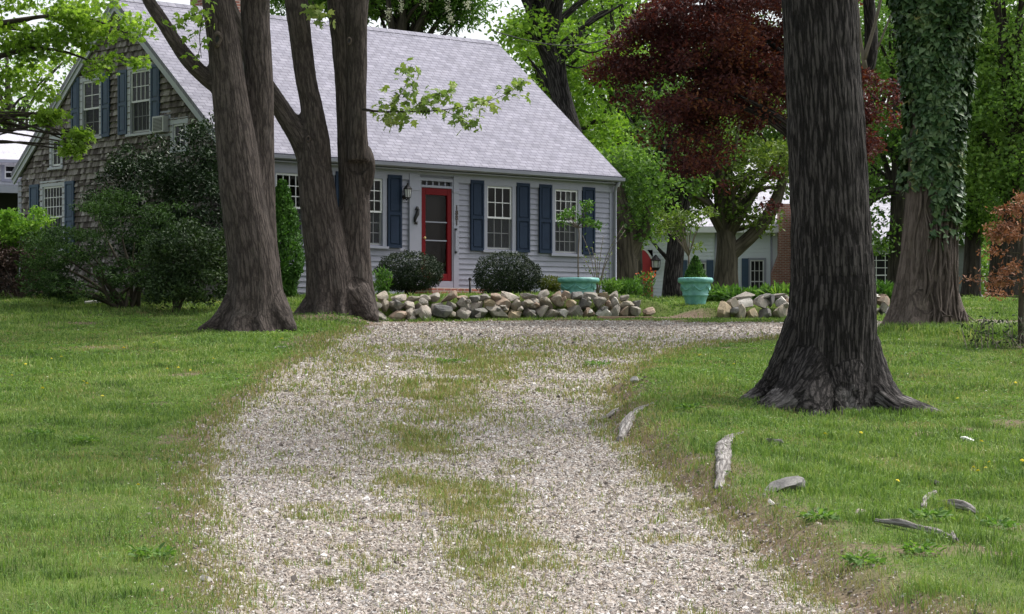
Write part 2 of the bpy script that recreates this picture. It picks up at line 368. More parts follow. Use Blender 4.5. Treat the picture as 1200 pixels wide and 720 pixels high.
MT['lf_brown'] = leafmat("dry_brown_leaf", [(.1,G(.025,.015,.013)),(.5,G(.055,.033,.028)),(.9,G(.11,.07,.055))], trans=.1, sc=2, tint=(1,.9,.8))
MT['lf_perennial'] = leafmat("garden_leaf", [(.1,G(.035,.09,.02)),(.5,G(.075,.17,.03)),(.9,G(.14,.26,.06))], trans=.3, sc=3)
MT['petal_pink'] = leafmat("pink_petal", [(.1,G(.45,.06,.08)),(.6,G(.62,.14,.15)),(.95,G(.7,.3,.3))], trans=.3, tint=(1,.8,.8))
MT['petal_orange'] = leafmat("orange_petal", [(.1,G(.50,.10,.03)),(.6,G(.62,.18,.06)),(.95,G(.7,.3,.14))], trans=.3, tint=(1,.8,.8))
MT['petal_white'] = leafmat("white_blossom", [(.1,G(.55,.55,.40)),(.9,G(.75,.74,.62))], trans=.3, tint=(1,1,1))
MT['yellow'] = leafmat("yellow_flower", [(.1,G(.70,.58,.02)),(.9,G(.78,.70,.07))], trans=.1, tint=(1,1,.6))
MT['grass'] = leafmat("lawn_grass", [(.10,G(.055,.095,.028)),(.34,G(.105,.185,.045)),(.58,G(.172,.272,.064)),(.82,G(.265,.33,.11)),(.97,G(.42,.38,.22))], trans=.28, sc=1.1, rough=.6, spec=.25, tint=(1.25,1.35,.55))
MT['dry_grass'] = leafmat("dry_thin_grass", [(.05,G(.14,.145,.05)),(.35,G(.20,.215,.075)),(.65,G(.29,.265,.12)),(.95,G(.40,.33,.21))], trans=.25, sc=1.2, rough=.7, spec=.2, tint=(1.2,1.2,.6))
def m_gravel_stone():
    m, nt, out = new_mat("crushed_stone")
    g = nt.nodes.new("ShaderNodeNewGeometry"); rnd = g.outputs["Random Per Island"]
    col = ramp(nt, [(0,(.095,.083,.075)),(.10,(.20,.175,.154)),(.26,(.29,.253,.218)),(.46,(.365,.325,.288)),(.66,(.325,.268,.224)),(.82,(.41,.38,.35)),(.98,(.56,.54,.52))], rnd)
    n = noise(nt, coord(nt), .5, 3); col = mixc(nt, .5, col, ramp(nt, [(.3,(.86,.82,.78)),(.7,(1.1,1.1,1.12))], n), 'MULTIPLY')
    princ(nt, out, col, .85, spec=.25); return m
MT['gravel'] = m_gravel_stone()
def m_ground():
    m, nt, out = new_mat("lawn_soil"); v = coord(nt)
    n = noise(nt, v, 1.6, 5); n3 = noise(nt, v, 22, 5, .7)
    col = ramp(nt, [(.3,(.060,.075,.020)),(.6,(.085,.125,.024)),(.8,(.12,.14,.04))], n)
    a = nt.nodes.new("ShaderNodeAttribute"); a.attribute_name = "dirt"
    dcol = ramp(nt, [(.3,(.085,.060,.042)),(.55,(.17,.125,.09)),(.8,(.27,.21,.16))], n3)
    col = mixc(nt, a.outputs["Fac"], col, dcol)
    col = mixc(nt, .5, col, ramp(nt, [(.3,(.5,.5,.5)),(.7,(1.3,1.3,1.3))], n3), 'MULTIPLY')
    princ(nt, out, col, .95, bump(nt, n3, .6, .03), spec=.15); return m
def m_drive():
    m, nt, out = new_mat("gravel_bed"); v = coord(nt)
    vo = N(nt, "ShaderNodeTexVoronoi", i_Scale=42.0); nt.links.new(v, vo.inputs["Vector"])
    sep = N(nt, "ShaderNodeSeparateColor"); nt.links.new(vo.outputs["Color"], sep.inputs[0])
    col = ramp(nt, [(0,(.10,.092,.08)),(.25,(.22,.20,.175)),(.6,(.33,.30,.265)),(.85,(.42,.395,.36)),(1,(.54,.52,.50))], sep.outputs[0])
    a = nt.nodes.new("ShaderNodeAttribute"); a.attribute_name = "green"
    n = noise(nt, v, 14, 4, .7)
    soil = ramp(nt, [(.3,(.13,.105,.07)),(.5,(.22,.19,.125)),(.75,(.28,.265,.15))], n)
    f = N(nt, "ShaderNodeMath", operation='MULTIPLY_ADD'); f.inputs[1].default_value = .9; nt.links.new(a.outputs["Fac"], f.inputs[0]); f.inputs[2].default_value = .0
    col = mixc(nt, f.outputs[0], col, soil)
    b = bump(nt, vo.outputs["Distance"], -.9, .02)
    princ(nt, out, col, .9, b, spec=.2); return m
MT['ground'] = m_ground(); MT['drive'] = m_drive()

# ------------------------------------------------------------------ ground sheet and driveway
def green_amt(x, y, sd):
    """how grown-over the gravel is: the strip between the wheel tracks and the fringes"""
    k = np.clip(y/22, .6, 1.5)
    s = seg_dist(x, y, STRIP, False)/k
    g = sstep(.95, .15, s + (n2(x, y, 1.4, 8)-.5)*.75) * sstep(40, 33, y)
    g = g*(.28+.55*sstep(.36,.60,n2(x, y, .9, 12)))
    far = sstep(21, 29, y)*sstep(38.5, 34, y)*sstep(.34, .62, n2(x, y, .9, 9))*.36
    patch = sstep(.56, .74, n2(x, y, 1.8, 10))*.55
    edge = sstep(.45, 0, sd)*.6*sstep(40,36,y)
    return np.clip(np.maximum.reduce([g, far, patch*sstep(39,35,y), edge]), 0, 1)
def make_ground():
    xs = np.concatenate([-np.geomspace(600, 13.5, 26), np.arange(-13, 15.01, .1), np.geomspace(15.5, 600, 26)])
    ys = np.concatenate([[-200,-80,-30,-10,0,5], np.arange(9, 52.01, .1), np.arange(52.5, 64, .5), np.geomspace(65, 1200, 36)])
    X, Y = np.meshgrid(xs, ys); nx, ny = len(xs), len(ys)
    sd = drive_sd(X, Y); Z = full_z(X, Y, sd) + EYE
    V = np.stack([X.ravel(), Y.ravel(), Z.ravel()], 1)
    i = np.arange((ny-1)*(nx-1)); r, c = i//(nx-1), i % (nx-1); q = r*nx+c
    Fc = np.stack([q, q+1, q+nx+1, q+nx], 1)
    me = const_mesh("ground", V, Fc, True)
    dirt = sstep(-.40-.35*sstep(0,1.5,X)*sstep(32,25,Y), .0, sd + (n2(X, Y, 3, 5)-.5)*.6)
    for cx, cy, r_ in ((-4.5,38,1.3),(-3.2,41.6,1.7),(7.05,37.6,1.2)):
        dirt = np.maximum(dirt, sstep(r_, r_*.4, np.hypot(X-cx, Y-cy)+ (n2(X,Y,2,6)-.5)*.8))
    bare = sstep(.66,.76,n2(X, Y, .9, 21)+.16*sstep(20,15,Y)*sstep(2.8,3.6,X)-.5*sstep(17,15,Y)*(X<0)); dirt = np.maximum(dirt, bare*.8)
    # bare soil between the wall ends
    dirt = np.maximum(dirt, sstep(1.0,.3,np.hypot((X-3.5)/1.0, (Y-46.0)*1.2)))
    a = me.attributes.new("dirt", 'FLOAT', 'POINT'); a.data.foreach_set("value", dirt.ravel().astype(np.float32))
    tag(link("ground", me, MT['ground']), "gently rising lawn ground under the grass", "ground", kind="structure")
    keep = (sd > 0) & (Y > 8.9) & (Y < 52)
    kk = keep.ravel(); fk = kk[Fc].sum(1) >= 4
    Fd = Fc[fk]; used = np.unique(Fd); mp = np.zeros(len(V), np.int64)-1; mp[used] = np.arange(len(used))
    Vd = V[used].copy(); Vd[:,2] += .004
    md = const_mesh("driveway", Vd, mp[Fd], True)
    gr = green_amt(Vd[:,0], Vd[:,1], sd.ravel()[used])
    a = md.attributes.new("green", 'FLOAT', 'POINT'); a.data.foreach_set("value", gr.astype(np.float32))
    tag(link("driveway", md, MT['drive']), "pale gravel driveway curving up to the house", "driveway", kind="structure")
make_ground()

# ------------------------------------------------------------------ scattered gravel and grass
def scatter_gravel(n):
    d = RNG.uniform(0, 1, n*4); d = 9.5*(48/9.5)**d; x = RNG.uniform(-.30, .30, len(d))*d*1.15
    sd = drive_sd(x, d); g = green_amt(x, d, sd)
    p = np.where(sd > 0, 1-.92*g, .22*np.exp(sd/.12)*(sd > -.5)); k = RNG.uniform(0, 1, len(d)) < p
    x, d = x[k][:n], d[k][:n]; n = len(x)
    size = RNG.lognormal(-.05, .35, n)*.0066*np.clip(.75+d/45, 1, 1.7)
    z = full_z(x, d) + EYE + size*.25
    base = np.array([(-1,-1,-.7),(1,-1,-.7),(1,1,-.7),(-1,1,-.7),(-.75,-.75,.75),(.75,-.75,.75),(.75,.75,.75),(-.75,.75,.75)])
    V = base[None]*RNG.uniform(.55, 1.35, (n,8,3))*np.stack([RNG.uniform(.8,1.5,n), RNG.uniform(.7,1.1,n), RNG.uniform(.45,.95,n)],1)[:,None]
    a = RNG.uniform(0, 2*np.pi, n); c, s = np.cos(a)[:,None], np.sin(a)[:,None]
    X = V[:,:,0]*c-V[:,:,1]*s; Y = V[:,:,0]*s+V[:,:,1]*c
    tl = RNG.normal(0,.35,(n,2)); Z = V[:,:,2]+X*tl[:,:1]+Y*tl[:,1:]
    P = np.stack([X,Y,Z],2)*size[:,None,None] + np.stack([x,d,z],1)[:,None]
    fc = np.array([(0,3,2,1),(4,5,6,7),(0,1,5,4),(1,2,6,5),(2,3,7,6),(3,0,4,7)])
    Fc = (fc[None]+np.arange(n)[:,None,None]*8).reshape(-1,4)
    tag(link("gravel", const_mesh("gravel", P.reshape(-1,3), Fc), MT['gravel']), "loose crushed stone spread over the driveway", "gravel", kind="stuff")
scatter_gravel(420000)

def blades(x, y, z, h, w, name, mat, lean=.55, lab=None, cat="grass"):
    n = len(x); a = RNG.uniform(0, 2*np.pi, n); l = RNG.normal(0, lean, n)*h; la = RNG.uniform(0, 2*np.pi, n)
    dx, dy = np.cos(a)*w*.5, np.sin(a)*w*.5; lx, ly = np.cos(la)*l, np.sin(la)*l
    b = np.stack([x,y,z],1)
    V = np.zeros((n,5,3))
    V[:,0] = b+np.stack([-dx,-dy,-.01+0*dx],1); V[:,1] = b+np.stack([dx,dy,-.01+0*dx],1)
    m = b+np.stack([lx*.4, ly*.4, h*.6],1)
    V[:,2] = m+np.stack([dx*.75,dy*.75,0*dx],1); V[:,3] = m-np.stack([dx*.75,dy*.75,0*dx],1)
    V[:,4] = b+np.stack([lx*1.1, ly*1.1, h*np.clip(1-.25*np.abs(l)/h,.5,1)],1)
    o = np.arange(n)*5
    loops = np.stack([o,o+1,o+2,o+3,o+3,o+2,o+4],1).ravel()
    starts = (np.arange(n)[:,None]*7+np.array([0,4])).ravel(); tot = np.tile([4,3], n)
    return tag(link(name, np_mesh(name, V.reshape(-1,3), loops, starts, tot, False), mat), lab, cat, kind="stuff")
def scatter_grass(n):
    d = RNG.uniform(9.5, 60, n); x = RNG.uniform(-1, 1, n)*(.262*d+2.3)
    sd = drive_sd(x, d)
    bare = n2(x, d, .9, 21)+.16*sstep(20,15,d)*sstep(2.8,3.6,x)-.5*sstep(17,15,d)*(x<0)
    p = sstep(.02, -.28-.26*sstep(0,1.5,x)*sstep(32,25,d), sd+(n2(x,d,2.3,51)-.5)*.7)*(1-.75*sstep(.66,.76,bare))
    for cx, cy, r_ in ((-4.5,38,.9),(-3.2,41.6,1.5),(7.05,37.6,.8)): p = p*(1-.85*sstep(r_, r_*.5, np.hypot(x-cx, d-cy)))
    p = p*(1-.9*sstep(1.0,.4,np.hypot((x-3.5)/1.0, (d-46.0)*1.2)))
    # none under the houses
    hx = (x+1.75)*.74457+(d-50.556)*.66755; hy = -(x+1.75)*.66755+(d-50.556)*.74457
    p = p*~((np.abs(hx) < 5.6) & (hy > -.05))
    # nor in the wall foot
    k = RNG.uniform(0,1,n) < p; x, d, sd = x[k], d[k], sd[k]; n = len(x)
    tall = sstep(.46,.66,n2(x, d, .8, 31)); tuft = sstep(.54,.70,n2(x, d, 2.4, 32))
    h = (.030+.035*tall+.075*tuft*RNG.uniform(0,1,n))*RNG.uniform(.55,1.35,n)*np.clip(.85+d/90,1,1.4)
    h = h*(1+.9*np.exp(-((np.hypot(x-7.3,d-37.4)-1.0)/.45)**2)) * np.where(sd>-.5,.85,1)
    w = .0052*np.clip(d/14,.8,4)*RNG.uniform(.7,1.35,n)
    blades(x, d, full_z(x,d,sd)+EYE, h*.8, w, "grass", MT['grass'], .85, lab="mown green lawn grass either side of the driveway")
def scatter_dry(n):
    d = RNG.uniform(9.5, 46, n); x = RNG.uniform(-.265, .265, n)*d
    sd = drive_sd(x, d); g = green_amt(x, d, sd)
    p = np.where(sd > 0, np.maximum(np.minimum(g*1.2,1),.055*sstep(40,36,d)), .45*np.exp(-((sd+.10)/.2)**2)*sstep(41,37,d)); cl = sstep(.35,.6,n2(x, d, 4.5, 41))
    k = RNG.uniform(0,1,n) < p*(.25+.75*cl); x, d = x[k], d[k]; n = len(x)
    h = (.034+.018*g[k])*RNG.uniform(.4,1.6,n)*np.clip(.9+d/80,1,1.4); w = .0058*np.clip(d/14,.8,4)*RNG.uniform(.7,1.3,n)
    blades(x, d, full_z(x,d)+EYE, h, w, "thin_grass", MT['dry_grass'], .7, "thin dry grass and weeds coming up through the gravel")
    k = RNG.uniform(0,1,n) < .22
    blades(x[k]+.01, d[k], full_z(x[k],d[k])+EYE, h[k]*1.25, w[k], "young_grass", MT['grass'], .7, "short green grass shoots coming up through the gravel")
scatter_grass(820000); scatter_dry(800000)

def scatter_clover(n):
    d = RNG.uniform(10, 42, n); x = RNG.uniform(-1, 1, n)*(.262*d+2); sd = drive_sd(x, d)
    p = sstep(-.05,-.4,sd)*sstep(.46,.62,n2(x,d,1.3,61)); k = RNG.uniform(0,1,n) < p; x, d = x[k], d[k]
    return x, d, full_z(x,d)+EYE+.012+RNG.uniform(0,.028,len(x))
CLOVER = scatter_clover(200000)

def scatter_tufts():
    """taller grass clumps: over the eroded lower right lawn, along the gravel edge, round the trunks"""
    X = []; Y = []; H = []
    def tufts(n, fx, fy, nb, r, h):
        for _ in range(n):
            x, y = fx(), fy(); m = int(nb*RNG.uniform(.5,1.4)); q = r*RNG.uniform(.5,1.3); X.append(x+RNG.normal(0,q,m)); Y.append(y+RNG.normal(0,q,m)); H.append(h*RNG.uniform(.5,1.2,m))
    tufts(110, lambda: RNG.uniform(2.3,5.2), lambda: RNG.uniform(12.5,21), 130, .11, .10)
    tufts(90, lambda: RNG.uniform(1.0,5.5), lambda: RNG.uniform(18,26), 90, .12, .09)
    tufts(170, lambda: RNG.uniform(-8,-2.2), lambda: RNG.uniform(12,34), 90, .12, .075)
    tufts(60, lambda: RNG.uniform(6.2,9.4), lambda: RNG.uniform(36.2,38.2), 120, .16, .20)
    tufts(26, lambda: RNG.uniform(2.7,4.9), lambda: RNG.uniform(24.9,25.6), 60, .10, .09)
    x, y, h = map(np.concatenate, (X, Y, H)); sd = drive_sd(x, y); k = sd < -.12; x, y, h = x[k], y[k], h[k]
    blades(x, y, full_z(x,y)+EYE, h, .0062*np.clip(y/14,.8,3), "grass_tufts", MT['grass'], .55, "taller clumps of lawn grass on the rougher ground")
scatter_tufts()

def scatter_straw(n):
    d = RNG.uniform(10, 44, n); x = RNG.uniform(-1, 1, n)*(.262*d+2); sd = drive_sd(x, d)
    k = RNG.uniform(0,1,n) < sstep(-.1,-.3,sd)*sstep(.50,.66,n2(x,d,.75,71)); x, d = x[k], d[k]
    blades(x, d, full_z(x,d)+EYE, .032*RNG.uniform(.6,1.5,len(x)), .0055*np.clip(d/14,.8,4), "straw_grass", MT['dry_grass'], 1.0, "pale dry blades mixed into the lawn")
scatter_straw(230000)
# ------------------------------------------------------------------ foliage
def _tpl():
    t = {}
    t['quad'] = (np.array([(0,0,0),(.30,.45,.07),(0,1,-.04),(-.30,.5,.07)]), [[0,1,2],[0,2,3]])
    t['oval'] = (np.array([(0,0,0),(.20,.28,.05),(.22,.62,.04),(0,1,-.08),(-.22,.62,.04),(-.20,.28,.05)]), [[0,1,2,3],[0,3,4,5]])
    t['lance'] = (np.array([(0,0,0),(.13,.35,.03),(.11,.7,0),(0,1,-.12),(-.11,.7,0),(-.13,.35,.03)]), [[0,1,2,3],[0,3,4,5]])
    t['maple'] = (np.array([(0,0,0),(.22,.08,.02),(.46,.20,-.04),(.25,.40,.05),(.50,.66,-.06),(.20,.66,.05),(0,1.02,-.10),(-.20,.66,.05),(-.50,.66,-.06),(-.25,.40,.05),(-.46,.20,-.04),(-.22,.08,.02),(0,.45,0)]),
        [[0,1,2,3],[0,3,12],[12,3,4,5],[12,5,6],[12,6,7],[12,7,8,9],[12,9,0],[0,9,10,11]])
    t['ivy'] = (np.array([(0,.1,0),(.42,0,-.05),(.38,.38,.03),(0,1,-.06),(-.38,.38,.03),(-.42,0,-.05)]), [[0,1,2,3],[0,3,4,5]])
    t['needle'] = (np.array([(0,0,0),(.05,.5,0),(0,1,0),(-.05,.5,0)]), [[0,1,2,3]])
    t['spray'] = (np.array([(0,0,0),(.16,.25,.03),(.10,.5,0),(.2,.75,.03),(0,1,-.05),(-.2,.75,.03),(-.10,.5,0),(-.16,.25,.03)]), [[0,1,2,6,7],[2,3,4,5,6]])
    return t
TPL = _tpl()
def leaves(name, P, size, kind, mat, parent=None, nrm=None, upbias=.8, tdir=None, tb=0.0, rng=None):
    """one mesh of leaf faces at points P. nrm: preferred facing per leaf"""
    rng = rng or RNG; n = len(P); T, faces = TPL[kind]
    r = rng.normal(0, 1, (n,3)); r /= np.linalg.norm(r, axis=1, keepdims=True)
    nr = r + (np.array([0,0,upbias]) if nrm is None else nrm*upbias)
    nr /= np.linalg.norm(nr, axis=1, keepdims=True)+1e-9
    t = rng.normal(0, 1, (n,3))
    if tdir is not None: t = t*(1-tb) + tdir*tb*1.7
    t -= nr*(t*nr).sum(1, keepdims=True); t /= np.linalg.norm(t, axis=1, keepdims=True)+1e-9
    b = np.cross(t, nr)
    s = size*rng.uniform(.65, 1.3, n) if np.isscalar(size) else size
    V = (T[None,:,0:1]*b[:,None]+T[None,:,1:2]*t[:,None]+T[None,:,2:3]*nr[:,None])*s[:,None,None]+P[:,None]
    k = len(T); lens = np.array([len(f) for f in faces]); fl = np.concatenate([np.array(f) for f in faces])
    loops = (fl[None]+np.arange(n)[:,None]*k).ravel()
    st = np.concatenate([[0], np.cumsum(lens)[:-1]]); starts = (st[None]+np.arange(n)[:,None]*len(fl)).ravel()
    return link(name, np_mesh(name, V.reshape(-1,3), loops, starts, np.tile(lens, n), False), mat, parent)
def blob(rng, c, r, n, flat=(1,1,.7), shell=.35):
    """n points in an ellipsoid, thinned in its middle"""
    v = rng.normal(0,1,(n,3)); v /= np.linalg.norm(v,axis=1,keepdims=True)
    q = rng.uniform(shell, 1, n)**.6
    return np.array(c)+v*q[:,None]*np.array(flat)*r
def bark_attr(me, co):
    a = me.attributes.new("barkco", 'FLOAT_VECTOR', 'POINT'); a.data.foreach_set("vector", np.ascontiguousarray(co, np.float32).ravel())
def seg_bark(V, segs):
    """bark coordinates: distance vector from the nearest limb axis and the length along it"""
    best = np.full(len(V), 1e9); co = np.zeros((len(V),3)); ax = np.zeros((len(V),3))
    for a, b, ra, rb, s0 in segs:
        ab = b-a; L = np.linalg.norm(ab)+1e-9
        t = np.clip(((V-a)@ab)/L**2, 0, 1); q = a+t[:,None]*ab; d = np.linalg.norm(V-q, axis=1)
        e = d-(ra+(rb-ra)*t); m = e < best
        if m.any():
            best[m] = e[m]; td = ab/L
            u = np.cross(td, [0.1,1,0.05]); u /= np.linalg.norm(u); w = np.cross(td, u)
            rel = V[m]-q[m]; co[m] = np.stack([rel@u, rel@w, s0+t[m]*L], 1); ax[m] = rel
    return co, ax
def remeshed(name, chains, voxel, mat, parent, amp, fur, smooth=6, n=20, flute=0):
    """limbs given as chains of (x,y,z,r), fused into one skin with furrowed bark"""
    mb = MB(); segs = []; s0 = 0
    for ch in chains:
        c = spline(ch, 5) if len(ch) > 2 else np.array(ch, float)
        c[:,3] = np.maximum(c[:,3], .012)
        mb.tube(c[:,:3], c[:,3], n)
        for i in range(len(c)-1):
            segs.append((c[i,:3], c[i+1,:3], c[i,3], c[i+1,3], s0)); s0 += np.linalg.norm(c[i+1,:3]-c[i,:3])
        s0 += 1.7
    o = mb.build("tmp", None)
    m = o.modifiers.new("r", 'REMESH'); m.mode = 'VOXEL'; m.voxel_size = voxel; m.use_smooth_shade = True
    sm = o.modifiers.new("s", 'SMOOTH'); sm.iterations = smooth; sm.factor = .5
    dg = bpy.context.evaluated_depsgraph_get(); me = bpy.data.meshes.new_from_object(o.evaluated_get(dg))
    old = o.data; bpy.data.objects.remove(o); bpy.data.meshes.remove(old)
    V = np.empty(len(me.vertices)*3, np.float32); me.vertices.foreach_get("co", V); V = V.reshape(-1,3).astype(float)
    Nn = np.empty(len(me.vertices)*3, np.float32); me.vertices.foreach_get("normal", Nn); Nn = Nn.reshape(-1,3)
    co, ax = seg_bark(V, segs)
    bulge = (fbm(co*[1.6,1.6,.55], 3)-.5)*amp*4.2
    f = fbm(co*[fur,fur,fur*.13]+[0,0,3], 3); fr = np.abs(f-.5)*2
    d = bulge+amp*(np.clip(fr*2.2,0,1)-.6)
    if flute:     # deep folds between the root buttresses
        th = np.arctan2(V[:,1], V[:,0]); z_ = np.clip(1-V[:,2]/1.6, 0, 1)**1.3
        fl = fbm(np.stack([np.cos(th)*2.3+7, np.sin(th)*2.3+7, V[:,2]*.35+3],1), 2)-.5
        d = d+flute*z_*fl*2
    V = V+Nn*d[:,None]
    me.vertices.foreach_set("co", V.astype(np.float32).ravel()); me.update(); me.materials.clear(); me.name = name
    bark_attr(me, co)
    me.polygons.foreach_set("use_smooth", np.ones(len(me.polygons), bool))
    return link(name, me, mat, parent)
def limbs(name, chains, mat, parent, n=7):
    """simple tapered limbs without fusing: for trees farther off"""
    mb = MB(); co = []; s0 = 0
    for ch in chains:
        c = spline(ch, 3) if len(ch) > 2 else np.array(ch, float)
        c[:,3] = np.maximum(c[:,3], .006)
        mb.tube(c[:,:3], c[:,3], n); s = 0
        for i in range(len(c)):
            if i: s += np.linalg.norm(c[i,:3]-c[i-1,:3])
            for k in range(n):
                a = 2*math.pi*k/n; co.append((c[i,3]*math.cos(a)+s0, c[i,3]*math.sin(a), s))
        s0 += .7
    o = mb.build(name, mat, parent); bark_attr(o.data, np.array(co)); return o

# ------------------------------------------------------------------ trees of the middle and far distance
def tree(name, label, base, trunk, r0, lobes, mat_leaf, n_clump, n_leaf, leaf, seed, mat_bark=None, group=None, kind='quad', clump=.9, extra=(), shell=.35, flat=.6, trunk_r=None, up=.8, droop=0, cat="tree", nlimb=26):
    """base: Vector; trunk: list of (dx,dy,z,r) relative to the base; lobes: (dx,dy,z,rx,ry,rz,weight) ellipsoids of the crown"""
    rng = np.random.default_rng(seed); t = empty(name, base, label, cat, group)
    lo = np.array(lobes, float); w = lo[:,6]*lo[:,3]*lo[:,5]; w /= w.sum()
    C = []
    for i in rng.choice(len(lo), n_clump, p=w):
        v = rng.normal(0,1,3); v /= np.linalg.norm(v); q = rng.uniform(shell,1)**.55
        C.append(lo[i,:3]+v*q*lo[i,3:6])
    C = np.array(C); R = clump*rng.uniform(.6,1.35,n_clump)
    # keep leaf clumps off the ground
    C[:,2] = np.maximum(C[:,2], 1.2)
    chains = [trunk]; tp = np.array(trunk, float); ft = spline(trunk, 4) if len(trunk) > 2 else tp
    for c in C[:: max(1, n_clump//nlimb)]:
        ok = ft[(ft[:,2] < c[2]-.2) & (ft[:,2] > .28*ft[-1,2])]
        s = ok[rng.integers(max(0,len(ok)-14), len(ok))] if len(ok) else ft[len(ft)//2]
        m = s[:3]*.5+c*.5+np.array([0,0,.12*np.linalg.norm(c-s[:3])])+rng.normal(0,.18,3)
        r = min(s[3]*.5, .10+.015*np.linalg.norm(c-s[:3]))
        chains.append([(*s[:3], r), (*m, r*.6), (*c, .014)])
    chains += list(extra)
    limbs("trunk", chains, mat_bark or MT['bark_bg'], t, 8)
    P = np.concatenate([blob(rng, c+[0,0,-droop*r], r, max(8,int(n_leaf*(r/clump)**2*rng.uniform(.6,1.3))), (1,1,flat), .1) for c, r in zip(C, R)])
    leaves("crown", P, leaf, kind, mat_leaf, t, upbias=up, rng=rng)
    return t
def shrub(name, label, base, lobes, mat_leaf, n, leaf, seed, kind='oval', stems=None, stem_mat=None, group=None, shell=.55, up=.7, out=.0, cat="shrub", nclump=0, clump=.3, flat=.8):
    rng = np.random.default_rng(seed); t = empty(name, base, label, cat, group)
    lo = np.array(lobes, float); w = lo[:,3]*lo[:,5]*lo[:,4]; w = w/w.sum()
    if nclump:
        idx = rng.choice(len(lo), nclump, p=w); v = rng.normal(0,1,(nclump,3)); v /= np.linalg.norm(v,axis=1,keepdims=True)
        C = lo[idx,:3]+v*(rng.uniform(shell,1,nclump)**.5)[:,None]*lo[idx,3:6]
        P = np.concatenate([blob(rng, c, clump*rng.uniform(.6,1.4), n//nclump, (1,1,flat), .1) for c in C]); nr = None
    else:
        idx = rng.choice(len(lo), n, p=w); v = rng.normal(0,1,(n,3)); v /= np.linalg.norm(v,axis=1,keepdims=True)
        bump_ = .78+.40*fbm(v*2.9+idx[:,None]*3.1+seed, 2)
        P = lo[idx,:3]+v*(rng.uniform(shell,1,n)**.5*bump_)[:,None]*lo[idx,3:6]; nr = v
    k = P[:,2] > .02; P = P[k]; nr = nr[k] if nr is not None else None
    if nr is not None and out: leaves("foliage", P, leaf, kind, mat_leaf, t, nrm=nr, upbias=out, rng=rng)
    else: leaves("foliage", P, leaf, kind, mat_leaf, t, upbias=up, rng=rng)
    if stems is None:
        stems = []
        for i in range(7):
            c = lo[rng.integers(len(lo))]; e = c[:3]+rng.normal(0,.35,3)*c[3:6]
            stems.append([(rng.normal(0,.04),rng.normal(0,.04),-.05,.018),(e[0]*.4,e[1]*.4,e[2]*.5,.013),(e[0],e[1],max(e[2],.15),.005)])
    limbs("stem", stems, stem_mat or MT['bark_bg'], t, 6)
    return t

# ------------------------------------------------------------------ the four big trees of the foreground
def px_chain(L, d, off=None):
    """(photo x, photo y, radius m[, depth offset]) -> world points at depth d"""
    return [(*at(p[0], p[1], d+(p[3] if len(p) > 3 else 0)), p[2]) for p in L]
def hero(name, label, chains, d, base_px, voxel, mat, amp, fur, crown, mat_leaf, seed):
    b = at(base_px[0], base_px[1], d); b.z = gz(b.x, b.y)
    t = empty(name, b, label, "tree")
    ch = [[(x-b.x, y-b.y, z-b.z, r) for x,y,z,r in px_chain(c, d)] for c in chains]
    remeshed("trunk", ch, voxel, mat, t, amp, fur, flute=.20)
    rng = np.random.default_rng(seed)
    C = []; lim = []
    tops = [c[-1] for c in ch if c[-1][2] > 6]
    for k in range(crown[0]):
        v = rng.normal(0,1,3); v /= np.linalg.norm(v); c = np.array(crown[1])+v*np.array(crown[2])*rng.uniform(.45,1)
        C.append(c)
        if k % 3 == 0 and tops:
            s = tops[rng.integers(len(tops))]; m = (np.array(s[:3])+c)/2+[0,0,.5]
            lim.append([(*s[:3], min(.13,s[3]*.6)), (*m,.06), (*c,.015)])
    limbs("limb", lim, mat, t, 7)
    P = np.concatenate([blob(rng, c, 1.15, crown[3], (1,1,.5), .1) for c in C])
    leaves("crown", P, .17, 'quad', mat_leaf, t, rng=rng)  # limbs and crown lie above the view, added for the shade they cast
    return t, b, ch
T1, B1, _ = hero("maple_tree", "grey twin-stemmed maple with a knot hole, left of the other forked tree", [
  [(297,402,.70),(296,386,.58),(297,365,.485),(297,335,.43),(294,300,.41),(287,250,.385),(280,200,.36),(272,130,.32),(263,60,.285),(255,0,.275),(245,-80,.25),(225,-210,.20),(205,-330,.13)],
  [(314,392,.30,.2),(313,350,.25,.25),(309,290,.25,.3),(306,230,.25,.36),(304,160,.245,.40),(303,100,.25,.40),(301,50,.255,.40),(299,0,.265,.40),(302,-80,.25),(318,-210,.20),(335,-340,.13)],
  [(262,104,.17),(242,91,.15),(224,74,.14),(206,50,.125),(190,24,.115),(172,-4,.105),(150,-50,.09),(110,-110,.06)],
  [(285,358,.34),(268,374,.26),(250,383,.15,-.1),(232,388,.07,-.2)],
  [(312,355,.30),(326,375,.22,-.1),(340,390,.10,-.25)],
  [(297,330,.37,0),(299,364,.29,-.16),(304,389,.16,-.42)],
  ], 38, (296,387), .035, MT['bark_grey'], .014, 8, (46,(-.5,.3,11.5),(4.5,4.2,3.2),130), MT['lf_maple'], 3)
